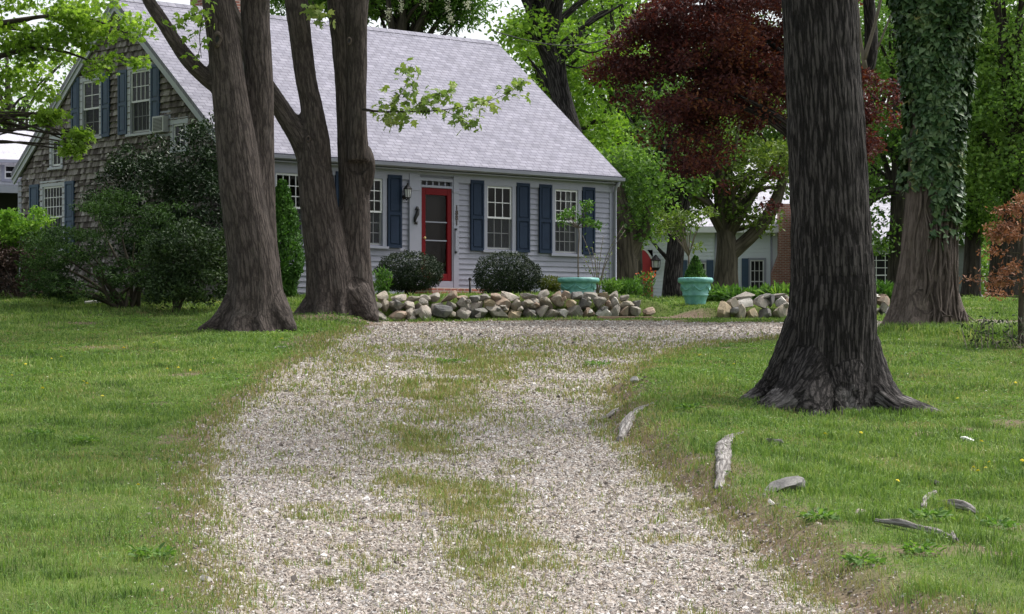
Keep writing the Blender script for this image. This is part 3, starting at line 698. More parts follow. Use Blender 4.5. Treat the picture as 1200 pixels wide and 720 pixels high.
T2, B2, _ = hero("maple_tree", "forked maple whose three stems rise from one thick base beside the stone wall", [
  [(389,390,.66,.05),(388,372,.54),(388,345,.47),(385,315,.43),(379,275,.385),(373,235,.355),(369,200,.325),(365,170,.29)],
  [(372,205,.30),(356,168,.25),(338,141,.21),(320,113,.19),(300,82,.175),(284,45,.16),(262,-5,.15),(235,-70,.12),(205,-140,.07)],
  [(371,205,.31),(370,165,.27),(366,130,.225),(360,98,.205),(353,50,.20),(347,0,.21),(340,-80,.20),(330,-200,.15),(322,-300,.09)],
  [(410,380,.42,.2),(412,340,.36,.22),(415,295,.31,.26),(416,245,.30,.30),(415,200,.30,.30),(412,150,.285,.28),(409,90,.28,.25),(406,40,.30,.25),(402,0,.31,.25),(398,-80,.30),(390,-200,.22),(385,-310,.12)],
  [(420,190,.22),(419,130,.19),(419,60,.19),(420,0,.20),(424,-80,.18),(440,-200,.12)],
  [(424,176,.19,.2),(430,192,.17,.15),(429,212,.15,.2),(424,235,.10,.25)],
  [(390,335,.36),(370,358,.27),(352,371,.17,-.1),(336,379,.08,-.2)],
  [(412,345,.34),(424,364,.23,-.1),(434,377,.12,-.3)],
  [(394,325,.36,0),(394,355,.31,-.14),(396,378,.18,-.42)],
  ], 42, (391,374), .037, MT['bark_grey'], .015, 8, (50,(.4,.5,11.2),(4.6,4.2,3.0),130), MT['lf_maple'], 4)
T3, B3, _ = hero("shade_tree", "massive tree with dark furrowed bark and flaring roots on the right lawn", [
  [(979,500,.58),(977,475,.555),(975,445,.545),(974,410,.53),(975,370,.515),(976,330,.495),(974,270,.462),(971,200,.450),(967,110,.445),(961,0,.440),(953,-120,.42),(940,-320,.36),(935,-520,.24)],
  [(955,375,.33),(938,415,.31),(918,442,.24),(896,460,.15),(866,471,.06,-.2)],
  [(955,430,.34,-.2),(930,464,.25,-.42),(904,479,.18,-.6),(874,487,.09,-.8)],
  [(985,440,.36,-.22),(989,474,.26,-.45),(992,497,.13,-.7)],
  [(1002,405,.27),(1019,448,.22,-.05),(1044,474,.17,-.3),(1078,486,.15,-.5),(1116,495,.085,-.65)],
  [(960,455,.26,-.35),(955,480,.18,-.6),(952,494,.09,-.75)],
  ], 26, (975,482), .019, MT['bark_dark'], .020, 20, (60,(.2,.5,11.5),(5.2,5.0,3.4),140), MT['lf_mid'], 5)
T4, B4, _ = hero("ivy_covered_tree", "pale-barked tree behind the dark trunk, its upper half wrapped in ivy", [
  [(1078,392,.72),(1080,372,.60),(1083,345,.52),(1086,300,.46),(1090,240,.42),(1093,160,.38),(1096,80,.37),(1098,0,.37),(1098,-140,.33),(1100,-300,.25),(1100,-420,.15)],
  [(1068,345,.34),(1054,368,.20),(1040,382,.09)],
  [(1100,345,.32),(1114,366,.20),(1126,380,.10)],
  [(1082,350,.35,-.2),(1084,372,.24,-.4),(1088,384,.13,-.5)],
  ], 38, (1082,382), .036, MT['bark_ivy'], .014, 9, (40,(.2,.8,12),(4.6,4.4,3),120), MT['lf_mid'], 6)

# knot scars on the first two trunks
def knot(px, py, d, r, tilt, parent_obj, base):
    mb = MB(); prof = [(r*.42,-.06),(r*.40,-.02),(r*.62,.018),(r*.9,.012),(r*1.12,-.03)]
    mb.lathe(prof, 18, close=False)
    rk = random.Random(px); mb.v = [(x*(1+.16*math.sin(3*math.atan2(y,x)+1)+rk.uniform(-.06,.06)), y*(1+.1*math.sin(2*math.atan2(y,x))+rk.uniform(-.06,.06)), z+rk.uniform(-.012,.006)) for x,y,z in mb.v]
    p = at(px, py, d)-base; o = mb.build("knot_ring", MT['bark_ivy'], parent_obj)
    bark_attr(o.data, np.array([v.co[:] for v in o.data.vertices])); o.location = p; o.rotation_euler = (math.radians(90), 0, tilt); o.scale = (.78,1.3,.8)
    h = MB(); h.lathe([(r*.5,-.01),(r*.3,-.012),(0.002,-.014)], 14, close=False); q = h.build("knot_shade_disc", MT['dark'], o)  # nearly flat black disc paints in the shade of the hollow
knot(254, 46, 38-.335, .10, -.35, T1, B1); knot(409, 48, 42-.31, .055, 0, T2, B2); knot(361, 163, 42-.30, .05, 0, T2, B2)

# ivy up the fourth trunk
def ivy():
    t = empty("climbing_ivy", B4, "glossy dark climbing ivy clothing the upper trunk of the pale-barked tree", "ivy")
    rng = np.random.default_rng(21); n = 19000
    pth = spline(px_chain([(1087,290,.44),(1092,215,.42),(1095,140,.42),(1097,70,.50),(1098,0,.66),(1099,-80,.72),(1100,-200,.65)], 38), 20)
    py = rng.uniform(0, 1, n)**.85; idx = np.clip((py*(len(pth)-1)).astype(int), 0, len(pth)-1)
    a = rng.uniform(0, 2*np.pi, n); c = pth[idx]
    low = py < .16; keep = ~low | (rng.uniform(0,1,n) < py/.16) & ((a > np.pi*1.45) | (a < .6))
    keep &= ~((py < .42) & (py > .16) & (a > np.pi*.9) & (a < np.pi*1.22) & (rng.uniform(0,1,n) < .75))
    lump = .82+.46*fbm(np.stack([np.cos(a)*1.6, np.sin(a)*1.6, c[:,2]*1.3],1), 3)
    rr = c[:,3]*lump+rng.uniform(0,.11,n)
    nr = np.stack([np.cos(a), np.sin(a), np.full(n,.35)],1)
    P = np.stack([c[:,0]+np.cos(a)*rr, c[:,1]+np.sin(a)*rr, c[:,2]+rng.uniform(-.1,.1,n)],1)-np.array(B4)
    leaves("ivy_leaves", P[keep], .12, 'ivy', MT['lf_ivy'], t, nrm=nr[keep], upbias=1.25, tdir=np.tile([0,0,-1.],(keep.sum(),1)), tb=.4, rng=rng)
    ch = []
    for k in range(20):
        a0 = rng.uniform(-2.3,.35); pts = []
        for j, yy in enumerate((384,362,335,305,275,245,215)):
            q = at(1083+ (384-yy)*.06, yy, 38); rad = (.62,.54,.485,.45,.43,.42,.41)[j]+.035; aa = a0+rng.normal(0,.10)
            pts.append((q.x+math.cos(aa)*rad-B4.x, 38+math.sin(aa)*rad-B4.y, q.z-B4.z, .022*rng.uniform(.6,1.3)))
        ch.append(pts)
    for k in range(16):
        a0 = rng.uniform(-1.6,.3); q0 = rng.uniform(.55,.85)
        ch.append([(math.cos(a0)*q0, math.sin(a0)*q0, .02, .014), (math.cos(a0+.2)*(q0-.1), math.sin(a0+.2)*(q0-.1), rng.uniform(.2,.4), .014), (math.cos(a0+rng.normal(0,.4))*(q0+.1), math.sin(a0)*(q0), rng.uniform(.05,.3), .01)])
    limbs("vine", ch, MT['bark_ivy'], t, 6)
ivy()

# leafy side branch of the second tree, in front of the roof
def sprig(name, base_obj, base, chains, d, n, sz, mat, seed, rad=.2, lab="leafy_branch", kind='maple', bm='bark_grey'):
    rng = np.random.default_rng(seed); ch = [[(x-base.x,y-base.y,z-base.z,r) for x,y,z,r in px_chain(c, d)] for c in chains]
    o = limbs(lab, ch, MT[bm], base_obj, 6)
    pts = []; 
    for c in ch:
        s = spline(c, 8) if len(c) > 2 else np.array(c); k0 = int(len(s)*.25); pts.append(s[k0:,:3])
    pts = np.concatenate(pts); C = pts[rng.integers(0,len(pts),n)]
    P = C+rng.normal(0,rad,(n,3))*[1,1,.55]; 
    leaves("leaves", P, sz, kind, mat, o, upbias=.9, rng=rng, tdir=np.tile([0,0,-1.],(n,1)), tb=.3)
sprig("x", T2, B2, [[(424,128,.03),(445,131,.022),(475,131,.016),(510,130,.012),(545,125,.008),(575,120,.006)],
  [(440,131,.01),(462,120,.008),(476,98,.006),(482,75,.004)],[(478,131,.01),(500,116,.007),(530,106,.004)],[(520,129,.008),(540,140,.006),(550,146,.004)],
  [(450,131,.01),(460,140,.006),(470,144,.004)]], 41.3, 300, .15, MT['lf_sprig'], 31, .13)
sprig("x", T2, B2, [[(570,120,.007),(590,112,.005),(606,102,.004),(614,94,.003)]], 41.3, 42, .14, MT['lf_sprig'], 32, .13)
sprig("x", T2, B2, [[(366,2,.012),(372,16,.008),(378,24,.004)]], 41.4, 40, .15, MT['lf_sprig'], 33, .12)
sprig("x", T1, B1, [[(246,-15,.02),(240,10,.014),(234,40,.009),(236,68,.005)],[(240,12,.01),(222,20,.007),(205,30,.004)],[(236,50,.008),(228,80,.004)]], 37.4, 75, .14, MT['lf_maple'], 34, .12)
# ------------------------------------------------------------------ the house
n_ = math.hypot(2900, 2600); E1 = Vector((2900/n_, 2600/n_, 0)); E2 = Vector((-2600/n_, 2900/n_, 0))
HO = Vector((-1.75, 50.556, EYE+1.0)); HROT = math.atan2(E1.y, E1.x)
HW, HD, WT, RZ = 5.65, 8.8, 2.78, 6.72       # half width, depth, wall top, ridge
house = empty("house", HO, "long lavender-grey shingled-roof cottage with dark blue shutters and a red front door", "house", rz=HROT)
front = lambda x, z, o: (x, -o, z)
gable = lambda t, z, o: (-HW-o, t, z)
def rows(mb, M, z0, z1, exp, xlim, opens, t0=.02, shing=None, rng=None):
    z = z0
    while z < z1-.01:
        zt = min(z+exp, z1)
        br = sorted({z, zt, *[b for o in opens for b in (o[2], o[3]) if z < b < zt]})
        for a, b in zip(br[:-1], br[1:]):
            lo0, hi0 = xlim(a); lo1, hi1 = xlim(b)
            iv = [(min(lo0,lo1), max(hi0,hi1))]
            for o in opens:
                if o[2] < b-1e-6 and o[3] > a+1e-6:
                    nv = []
                    for p, q in iv:
                        if o[1] <= p or o[0] >= q: nv.append((p,q)); continue
                        if o[0] > p: nv.append((p,o[0]))
                        if o[1] < q: nv.append((o[1],q))
                    iv = nv
            for p, q in iv:
                cuts = [p]
                if shing:
                    while cuts[-1] < q-.22: cuts.append(cuts[-1]+rng.uniform(.07,.15))
                cuts.append(q)
                for c0, c1 in zip(cuts[:-1], cuts[1:]):
                    g = .003 if shing else 0; dz = rng.uniform(0,.014) if shing and a == z else 0; dt = rng.uniform(0,.006) if shing else 0
                    ta, tb = t0*(1-(a-z)/exp)+.003+dt, t0*(1-(b-z)/exp)+.003
                    cl = lambda x, zz: min(max(x, xlim(zz)[0]), xlim(zz)[1])
                    A, B, C_, D = (cl(c0+g,a), a-dz), (cl(c1-g,a), a-dz), (cl(c1-g,b), b), (cl(c0+g,b), b)
                    v = [M(*A,ta), M(*B,ta), M(*C_,tb), M(*D,tb), M(*A,-.012), M(*B,-.012)]
                    mb.add(v, [(0,1,2,3),(4,5,1,0)])
        z = zt
wl = lambda x0, x1, z0, z1: (x0, x1, z0, z1)
# sash openings: x0,x1,z0,z1,(cols,rows upper,rows lower),curtain
WF = [(-4.475,-3.715,1.11,2.575,4,3,3,0),(-2.325,-1.555,1.11,2.575,4,3,3,0),(1.55,2.325,1.11,2.57,3,2,2,0),(3.705,4.46,1.08,2.59,4,3,3,2)]
WG = [(5.14,5.86,3.66,4.93,2,2,2,0),(3.05,3.82,3.62,4.98,4,2,2,0),(6.85,7.25,3.07,3.68,2,2,0,0),(6.78,7.66,1.15,2.60,6,3,3,0),(1.62,2.10,3.15,3.68,2,2,0,0)]
rg = random.Random(5)
opF = [wl(a-.01,b+.01,c-.01,d+.01) for a,b,c,d,*_ in WF]+[wl(-.50,.50,.0,2.70)]
mb = MB(); rows(mb, front, -.35, WT+.06, .122, lambda z: (-HW, HW), opF); mb.build("clapboard_wall", MT['siding'], house)
zr = lambda t: 2.86+(RZ-2.86)*(1-abs(t-4.4)/4.4)-.10       # underside of the roof along the gable
def glim(z):
    k = np.clip((z-2.76)/(RZ-2.86), 0, 1); return (4.4*k, 8.8-4.4*k)
opG = [wl(a-.01,b+.01,c-.01,d+.01) for a,b,c,d,*_ in WG]+[wl(2.28,2.77,3.52,3.90)]
mb = MB(); rows(mb, gable, -.35, 6.60, .138, glim, opG, .040, True, rg); mb.build("shingled_gable", MT['shingle'], house)
mb = MB()
for xx in (HW,): mb.add([(xx,0,-.35),(xx,HD,-.35),(xx,HD,2.76),(xx,4.4,6.60),(xx,0,2.76)], [(0,1,2,3,4)])
mb.quad((-HW,HD,-.35),(HW,HD,-.35),(HW,HD,2.80),(-HW,HD,2.80)); mb.build("rear_wall", MT['siding'], house)
def slab(mb, x0, x1, y0, z0, y1, z1, th):
    s = math.hypot(y1-y0, z1-z0); ny, nz = -(z1-z0)/s*th, (y1-y0)/s*th
    if nz < 0: ny, nz = -ny, -nz
    vs = [(x0,y0,z0),(x1,y0,z0),(x1,y1,z1),(x0,y1,z1)]; vs += [(x,y-ny,z-nz) for x,y,z in vs]
    mb.add(vs, [(0,1,2,3),(7,6,5,4),(0,4,5,1),(1,5,6,2),(2,6,7,3),(3,7,4,0)])
def surf_attr(o, fn):
    co = np.array([fn(*v.co) for v in o.data.vertices], np.float32); a = o.data.attributes.new("surf", 'FLOAT_VECTOR', 'POINT'); a.data.foreach_set("vector", co.ravel())
mb = MB(); ov = .13; k = (RZ-2.98)/(4.4+.22)
slab(mb, -HW-ov, HW+ov, -.22, 2.98, 4.4, RZ, .09); slab(mb, -HW-ov, HW+ov, HD+.22, 2.98, 4.4, RZ, .09)
roof = mb.build("roof", MT['roof'], house); surf_attr(roof, lambda x,y,z: (x, y*1.3, 0))
mb = MB()
for i in range(48):
    x = -HW-ov+i*.24; mb.add([(x,4.4-.13,RZ-.09),(x+.25,4.4-.13,RZ-.09),(x+.25,4.4,RZ+.022),(x,4.4,RZ+.022),(x+.25,4.4+.13,RZ-.09),(x,4.4+.13,RZ-.09)], [(0,1,2,3),(3,2,4,5)]) if x+.25 < HW+ov+.02 else None
rc = mb.build("ridge_cap", MT['roof'], roof); surf_attr(rc, lambda x,y,z: (x, z, 0))
# chimney on the ridge
mb = MB(); mb.box(-3.15,-1.85,4.35,5.25,RZ-1.0,RZ+1.5); ch = mb.build("chimney", MT['brick'], roof, .01); surf_attr(ch, lambda x,y,z: (x+y, z, 0))
mb = MB(); mb.box(-3.2,-1.8,4.30,5.30,RZ+1.5,RZ+1.62); q = mb.build("chimney_cap", MT['brick'], ch); surf_attr(q, lambda x,y,z: (x+y, z, 0))
# eave: soffit, frieze, gutter, rake boards
mb = MB(); mb.box(-HW-.02,HW+.02,-.19,-.03,2.80,2.83); mb.box(-HW-.03,HW+.03,-.045,-.024,2.60,2.80); mb.build("frieze_and_soffit", MT['trim'], house)
mb = MB(); gx = HW+ov
pr = [(-.205,2.955),(-.215,2.86),(-.26,2.84),(-.315,2.87),(-.325,2.945),(-.312,2.945),(-.302,2.88),(-.255,2.855),(-.225,2.87),(-.217,2.955)]
mb.add([(x,y,z) for x in (-gx,gx) for y,z in pr], [(i,(i+1)%10,10+(i+1)%10,10+i) for i in range(10)]+[tuple(range(9,-1,-1)),tuple(range(10,20))], False)
mb.build("gutter", MT['siding'], house)
mb = MB()
for y0, y1 in ((-.22,4.4),(HD+.22,4.4)):
    z0, z1 = 2.98-.092, RZ-.092
    for X, w, th in ((-HW-.07,.17,.05),(-HW-.10,.06,.055),(HW+.07,.17,.05)):
        if w > .1: mb = MB()
        a = [(X-th/2,y0,z0),(X-th/2,y1,z1),(X-th/2,y1,z1-w*1.25),(X-th/2,y0+(w*.4 if y0<y1 else -w*.4),z0-w*.9)]
        mb.add(a+[(x+th,y,z) for x,y,z in a], [(0,1,2,3),(7,6,5,4),(0,4,5,1),(2,6,7,3),(0,3,7,4),(1,5,6,2)])
        if X > 0 or w < .1: mb.build("rake_board", MT['trim2'], house)
for nm, bx in (("corner_board", (HW-.12,HW+.025,-.03,.10)),("corner_board", (-HW-.035,-HW+.11,-.032,.12)),("corner_board", (-HW-.038,-HW+.1,HD-.14,HD+.03))):
    mb = MB(); mb.box(*bx, -.35, 2.79); mb.build(nm, MT['trim'], house)
mb = MB(); mb.tube([(HW-.02,-.26,2.85),(HW-.02,-.14,2.72),(HW+.02,-.075,2.6),(HW+.02,-.075,.12),(HW+.04,-.2,.03)],[.038]*5,8); mb.build("downspout", MT['trim'], house)
mb = MB(); mb.box(-HW+.02,HW-.02,.02,HD-.05,-.4,-.12); mb.build("foundation", paint("concrete_foundation",(.2,.2,.2)), house)
mb = MB(); mb.box(-HW+.3,HW-.3,1.6,1.7,-.1,2.7); mb.box(-HW+1.2,-HW+1.3,.4,HD-.4,-.1,5.2); mb.box(-HW+.1,HW-.1,.1,HD-.1,2.74,2.78); mb.build("interior_partition", paint("shade_toned_interior_wall",(.10,.095,.09)), house)  # dark wall tone stands in for unlit rooms behind the panes

def window(M, w, casing=.13, sill=True, head=.14, frame_mat=None):
    x0,x1,z0,z1,cols,ru,rl,cur = w
    b = lambda mb, *a: mb.box(*a, M=lambda x,o,z: M(x,z,o))
    mb = MB(); cs = casing
    b(mb,x0-cs,x0-.002,-.05,.040,z0-.03,z1+head); b(mb,x1+.002,x1+cs,-.05,.040,z0-.03,z1+head); b(mb,x0-.002,x1+.002,-.05,.038,z1+.002,z1+head-.003)
    W = mb.build("window", frame_mat or MT['trim'], house)
    if sill:
        mb = MB(); b(mb,x0-cs-.03,x1+cs+.03,-.05,.075,z0-.085,z0-.032); mb.build("sill", frame_mat or MT['trim'], W)
    zm = z0+(z1-z0)*.5 if rl else z0
    f = .042
    def sash(a, c, o0, o1, r, name="sash"):
        mb = MB(); b(mb,x0,x0+f,o0,o1,a,c); b(mb,x1-f,x1,o0,o1,a,c); b(mb,x0+f,x1-f,o0,o1,a,a+f); b(mb,x0+f,x1-f,o0,o1,c-f,c)
        ix, iz = (x1-x0-2*f), (c-a-2*f); om = (o0+o1)/2
        for i in range(1, cols): xx = x0+f+ix*i/cols; b(mb,xx-.009,xx+.009,om-.008,om+.010,a+f,c-f)
        for i in range(1, r): zz = a+f+iz*i/r; b(mb,x0+f,x1-f,om-.0075,om+.0095,zz-.009,zz+.009)
        S = mb.build(name, MT['white'], W)
        g = MB(); q_ = [M(x0+f-.004,a+f-.004,om-.002),M(x1-f+.004,a+f-.004,om-.002),M(x1-f+.004,c-f+.004,om-.002),M(x0+f-.004,c-f+.004,om-.002)]; g.quad(*(q_ if M is front else q_[::-1])); g.build("glass", MT['glass'], W)
    sash(zm-.02 if rl else z0, z1, -.022, .012, ru)
    if rl:
        sash(z0, zm+.022, -.060, -.026, rl)
        g = MB(); g.quad(M(x0+.02,z0+.02,.004),M(x1-.02,z0+.02,.004),M(x1-.02,zm-.02,.004),M(x0+.02,zm-.02,.004)); g.build("insect_screen", MT['screen'], W)
    if cur:
        mb = MB(); rr = random.Random(int(x0*100))
        for side in ((0,.30),(.70,1)) if cur != 3 else ((0,1),):
            n = 14; xs = [x0+(x1-x0)*(side[0]+(side[1]-side[0])*i/n) for i in range(n+1)]
            os_ = [-.16+.022*math.sin(i*1.9+rr.random()) for i in range(n+1)]
            vs = [M(x,z0,o) for x,o in zip(xs,os_)]+[M(x,z1 if cur != 1 else z1,o) for x,o in zip(xs,os_)]
            mb.add(vs, [(i,i+1,n+2+i,n+1+i) for i in range(n)], True)
        mb.build("curtain", MT['curtain'], W)
    return W
for w in WF: window(front, w, .12)
for i, w in enumerate(WG): window(gable, w, .10 if i in (2,4) else .13, frame_mat=MT['trim2'])
def shutter(M, x0, x1, z0, z1, mat, panels=2):
    mb = MB(); b = lambda *a: mb.box(*a, M=lambda x,o,z: M(x,z,o)); w = .05; zm = z0+(z1-z0)*.47
    b(x0,x0+w,.024,.066,z0,z1); b(x1-w,x1,.024,.066,z0,z1)
    for a, c in ((z0,z0+.07),(zm-.035,zm+.035),(z1-.07,z1)): b(x0+w,x1-w,.0245,.064,a,c)
    for a, c in ((z0+.07,zm-.035),(zm+.035,z1-.07)):
        b(x0+w,x1-w,.024,.046,a,c); b(x0+w+.035,x1-w-.035,.040,.058,a+.035,c-.035)
    mb.build("shutter", mat, house)
for a, b in ((-5.0,-4.60),(-3.56,-3.17),(-2.88,-2.47),(-1.42,-1.02),(1.03,1.43),(2.46,2.87),(3.18,3.585),(4.60,5.01)): shutter(front, a, b, 1.05, 2.685, MT['shutter'])
for a, b, c, d in ((5.99,6.33,3.60,5.05),(4.68,5.02,3.60,5.05),(3.95,4.31,3.60,5.05),(2.62,2.96,3.60,5.06),(7.83,8.25,1.0,2.68),(6.22,6.62,1.0,2.68)): shutter(gable, a, b, c, d, MT['shutter2'])
# entrance
b_ = lambda mb, x0,x1,o0,o1,z0,z1: mb.box(x0,x1,o0,o1,z0,z1, M=lambda x,o,z: front(x,z,o))
mb = MB(); b_(mb,-.80,-.505,.0,.060,-.02,2.74); b_(mb,.505,.66,.0,.060,-.02,2.74); b_(mb,-.82,-.49,.0,.072,2.36,2.42); b_(mb,.49,.675,.0,.072,2.36,2.42)
b_(mb,-.505,.505,-.03,.045,2.665,2.74); b_(mb,-.505,-.44,-.05,.046,.33,2.665); b_(mb,.47,.505,-.05,.046,.33,2.665); b_(mb,-.44,.47,-.05,.047,2.45,2.50)
b_(mb,-.84,.70,.0,.035,-.1,-.02); b_(mb,-.505,.505,-.05,.052,-.02,.33)
mb.build("door_surround", MT['trim'], house, .004)
mb = MB(); b_(mb,-.44,.47,-.02,.012,2.498,2.508); b_(mb,-.44,.47,-.02,.012,2.662,2.668)
for i in range(6): x = -.44+.91*i/5; b_(mb,x-.016,x+.016,-.0195,.0115,2.508,2.662)
T = mb.build("transom", MT['trim'], house); mb = MB(); mb.quad(front(-.44,2.50,-.012),front(.47,2.50,-.012),front(.47,2.665,-.012),front(-.44,2.665,-.012)); mb.build("transom_glass", MT['glass'], T)
mb = MB(); b_(mb,-.435,-.31,-.03,.03,.34,2.445); b_(mb,.34,.465,-.03,.03,.34,2.445); b_(mb,-.31,.34,-.03,.0295,2.29,2.445); b_(mb,-.31,.34,-.03,.0295,.34,.50)
door = mb.build("storm_door", MT['red'], house, .006)
mb = MB(); mb.quad(front(-.32,.49,-.005),front(.35,.49,-.005),front(.35,2.30,-.005),front(-.32,2.30,-.005)); mb.build("door_glass", MT['glass'], door)
mb = MB(); b_(mb,-.32,.35,-.012,.014,1.66,1.685); mb.build("crossbar", MT['trim'], door); mb = MB(); b_(mb,-.32,.35,-.012,.014,1.24,1.265); mb.build("crossbar", MT['trim'], door)
mb = MB(); mb.tube([front(-.37,1.30,.03),front(-.37,1.30,.075)],[.012,.012],10); mb.tube([front(-.37,1.30,.065),front(-.37,1.30,.085),front(-.37,1.30,.105)],[.018,.032,.014],12); mb.build("door_handle", MT['brass'], door)
mb = MB(); b_(mb,-.44,.47,-.16,-.12,.33,2.45)
mb.build("inner_door", MT['inner'], door)
# number, mail tube, ornament, lantern
fc = bpy.data.curves.new("house_number", 'FONT'); fc.body = "1\n8\n8\n1"; fc.size = .15; fc.align_x = 'CENTER'; fc.space_line = .78; fc.extrude = .008; fc.offset = .004
tmp = bpy.data.objects.new("tmp", fc); COL.objects.link(tmp); me_ = bpy.data.meshes.new_from_object(tmp.evaluated_get(bpy.context.evaluated_depsgraph_get())); bpy.data.objects.remove(tmp)
me_.materials.clear(); fo = link("house_number", me_, MT['num'], house); fo.rotation_euler = (math.radians(90),0,0); fo.location = (.59,-.066,1.975)
mb = MB(); b_(mb,.535,.575,.06,.085,1.02,1.50); mb.build("pull_handle", MT['trim'], house, .004)
for z_ in (1.502,.975): mb = MB(); b_(mb,.53,.58,.06,.10,z_,z_+.043); mb.build("handle_bracket", MT['dark'], house)
mb = MB()   # black sea-horse shaped ornament
mb.tube([front(-.60,2.00,.085),front(-.62,1.95,.09),front(-.665,1.93,.085)],[.02,.028,.008],10)
mb.tube([front(-.595,2.0,.085),front(-.57,1.93,.085),front(-.60,1.83,.09),front(-.655,1.74,.085),front(-.66,1.66,.08),front(-.61,1.625,.078),front(-.58,1.66,.078)],[.022,.034,.048,.040,.026,.018,.012],10)
mb.box(-.67,-.57,-.074,-.062,1.60,1.62); mb.build("wall_ornament", MT['dark'], house)
mb = MB(); c = (-.93,-.15); 
mb.tube([front(-.93,2.20,.02),front(-.93,2.20,.05)],[.055,.045],12); mb.tube([front(-.93,2.20,.04),front(-.93,2.13,.11),front(-.93,2.17,.16)],[.012]*3,8)
mb.lathe([(.05,0),(.066,.012),(.072,.02)],8,(c[0],c[1],2.17),False); mb.lathe([(.095,.20),(.10,.215),(.05,.28),(.018,.31),(.022,.335),(.004,.35)],8,(c[0],c[1],2.17),False)
for i in range(8):
    a = math.pi*2*i/8; mb.tube([(c[0]+.066*math.cos(a),c[1]+.066*math.sin(a),2.18),(c[0]+.09*math.cos(a),c[1]+.09*math.sin(a),2.375)],[.006,.006],5)
L = mb.build("wall_lantern", MT['dark'], house); mb = MB(); mb.lathe([(.058,.02),(.082,.20)],8,(c[0],c[1],2.17),False); mb.build("lantern_glass", MT['lampglass'], L)
# air conditioner in the gable
g_ = lambda mb, t0,t1,o0,o1,z0,z1: mb.box(t0,t1,o0,o1,z0,z1, M=lambda t,o,z: gable(t,z,o))
mb = MB(); g_(mb,2.30,2.75,-.2,.16,3.53,3.89); A = mb.build("air_conditioner", MT['ac'], house, .012)
mb = MB(); g_(mb,2.35,2.70,.16,.164,3.57,3.85); mb.build("grille", MT['acd'], A)
mb = MB(); [g_(mb,2.36,2.69,.164,.172,3.585+.03*i,3.593+.03*i) for i in range(9)]; mb.build("fins", MT['ac'], A)
mb = MB(); g_(mb,2.20,2.85,-.02,.035,3.45,3.515); g_(mb,2.20,2.285,-.02,.034,3.515,4.0); g_(mb,2.765,2.85,-.02,.034,3.515,4.0); g_(mb,2.285,2.765,-.02,.033,3.91,4.0); mb.build("unit_frame", MT['trim'], house)
# brick step and iron rail
mb = MB(); mb.box(-.95,1.05,-1.02,-.072,-.25,.15); mb.box(-1.15,1.25,-1.45,-1.023,-.3,.0); st = mb.build("brick_step", MT['brick'], house, .008); surf_attr(st, lambda x,y,z: (x+y*.99, z+y*.01, 0))
mb = MB(); mb.tube([(.10,-1.1,-.2),(.10,-1.1,.33)],[.025,.025],8); mb.lathe([(.03,.33),(.04,.35),(.03,.38),(.004,.395)],10,(.10,-1.1,0),False); mb.build("step_post", MT['dark'], house)

# ------------------------------------------------------------------ neighbouring buildings
def simple_window(parent, x0, x1, z0, z1, y, cols, rws, trim=None, low_rows=0):
    mb = MB(); cs = .09; mb.box(x0-cs,x0,y-.045,y+.02,z0-cs,z1+cs); mb.box(x1,x1+cs,y-.045,y+.02,z0-cs,z1+cs); mb.box(x0,x1,y-.043,y+.02,z1,z1+cs); mb.box(x0,x1,y-.043,y+.02,z0-cs,z0)
    W = mb.build("window", trim or MT['trim'], parent)
    mb = MB(); f = .04; mb.box(x0,x0+f,y-.03,y+.01,z0,z1); mb.box(x1-f,x1,y-.03,y+.01,z0,z1); mb.box(x0+f,x1-f,y-.03,y+.01,z1-f,z1); mb.box(x0+f,x1-f,y-.03,y+.01,z0,z0+f)
    zm = (z0+z1)/2; mb.box(x0+f,x1-f,y-.029,y+.009,zm-.02,zm+.02)
    for i in range(1, cols): xx = x0+(x1-x0)*i/cols; mb.box(xx-.012,xx+.012,y-.026,y+.004,z0+f,z1-f)
    for a, c in ((z0,zm),(zm,z1)):
        for i in range(1, rws): zz = a+(c-a)*i/rws; mb.box(x0+f,x1-f,y-.0255,y+.0035,zz-.012,zz+.012)
    mb.build("sash", MT['white'], W); mb = MB(); mb.quad((x0,y-.008,z0),(x1,y-.008,z0),(x1,y-.008,z1),(x0,y-.008,z1)); mb.build("glass", MT['glass'], W)
    mb = MB(); mb.box(x0-.1,x1+.1,y+.3,y+.32,z0-.1,z1+.1); mb.build("room_shade_panel", MT['dark'], W)  # black panel stands in for the unlit room behind the glass
def box_house(name, label, loc, rz, x0, x1, dep, wall, rise, wm, rm, exp=.14, opens=(), over=.35, cat="house"):
    h = empty(name, loc, label, cat, rz=rz)
    mb = MB(); rows(mb, front, -.8, wall, exp, lambda z: (x0, x1), list(opens)); mb.build("wall", wm, h)
    mb = MB()
    for X in (x0, x1): mb.add([(X,0,-.8),(X,dep,-.8),(X,dep,wall),(X,dep/2,wall+rise-.05),(X,0,wall)], [(0,1,2,3,4)])
    mb.quad((x0,dep,-.8),(x1,dep,-.8),(x1,dep,wall),(x0,dep,wall)); mb.build("side_wall", wm, h)
    mb = MB(); s = rise/(dep/2); slab(mb, x0-.2,x1+.2,-over,wall+.08-over*s,dep/2,wall+rise+.08,.12); slab(mb, x0-.2,x1+.2,dep+over,wall+.08-over*s,dep/2,wall+rise+.08,.12)
    r = mb.build("roof", rm, h); surf_attr(r, lambda x,y,z: (x, y*1.15, 0))
    mb = MB(); mb.box(x0-.2,x1+.2,-over-.03,-over-.002,wall-.16-over*s,wall+.06-over*s); mb.box(x0-.01,x1+.01,-over,-.005,wall-.13-over*s,wall-.1-over*s); mb.build("fascia", MT['white'], h)
    return h
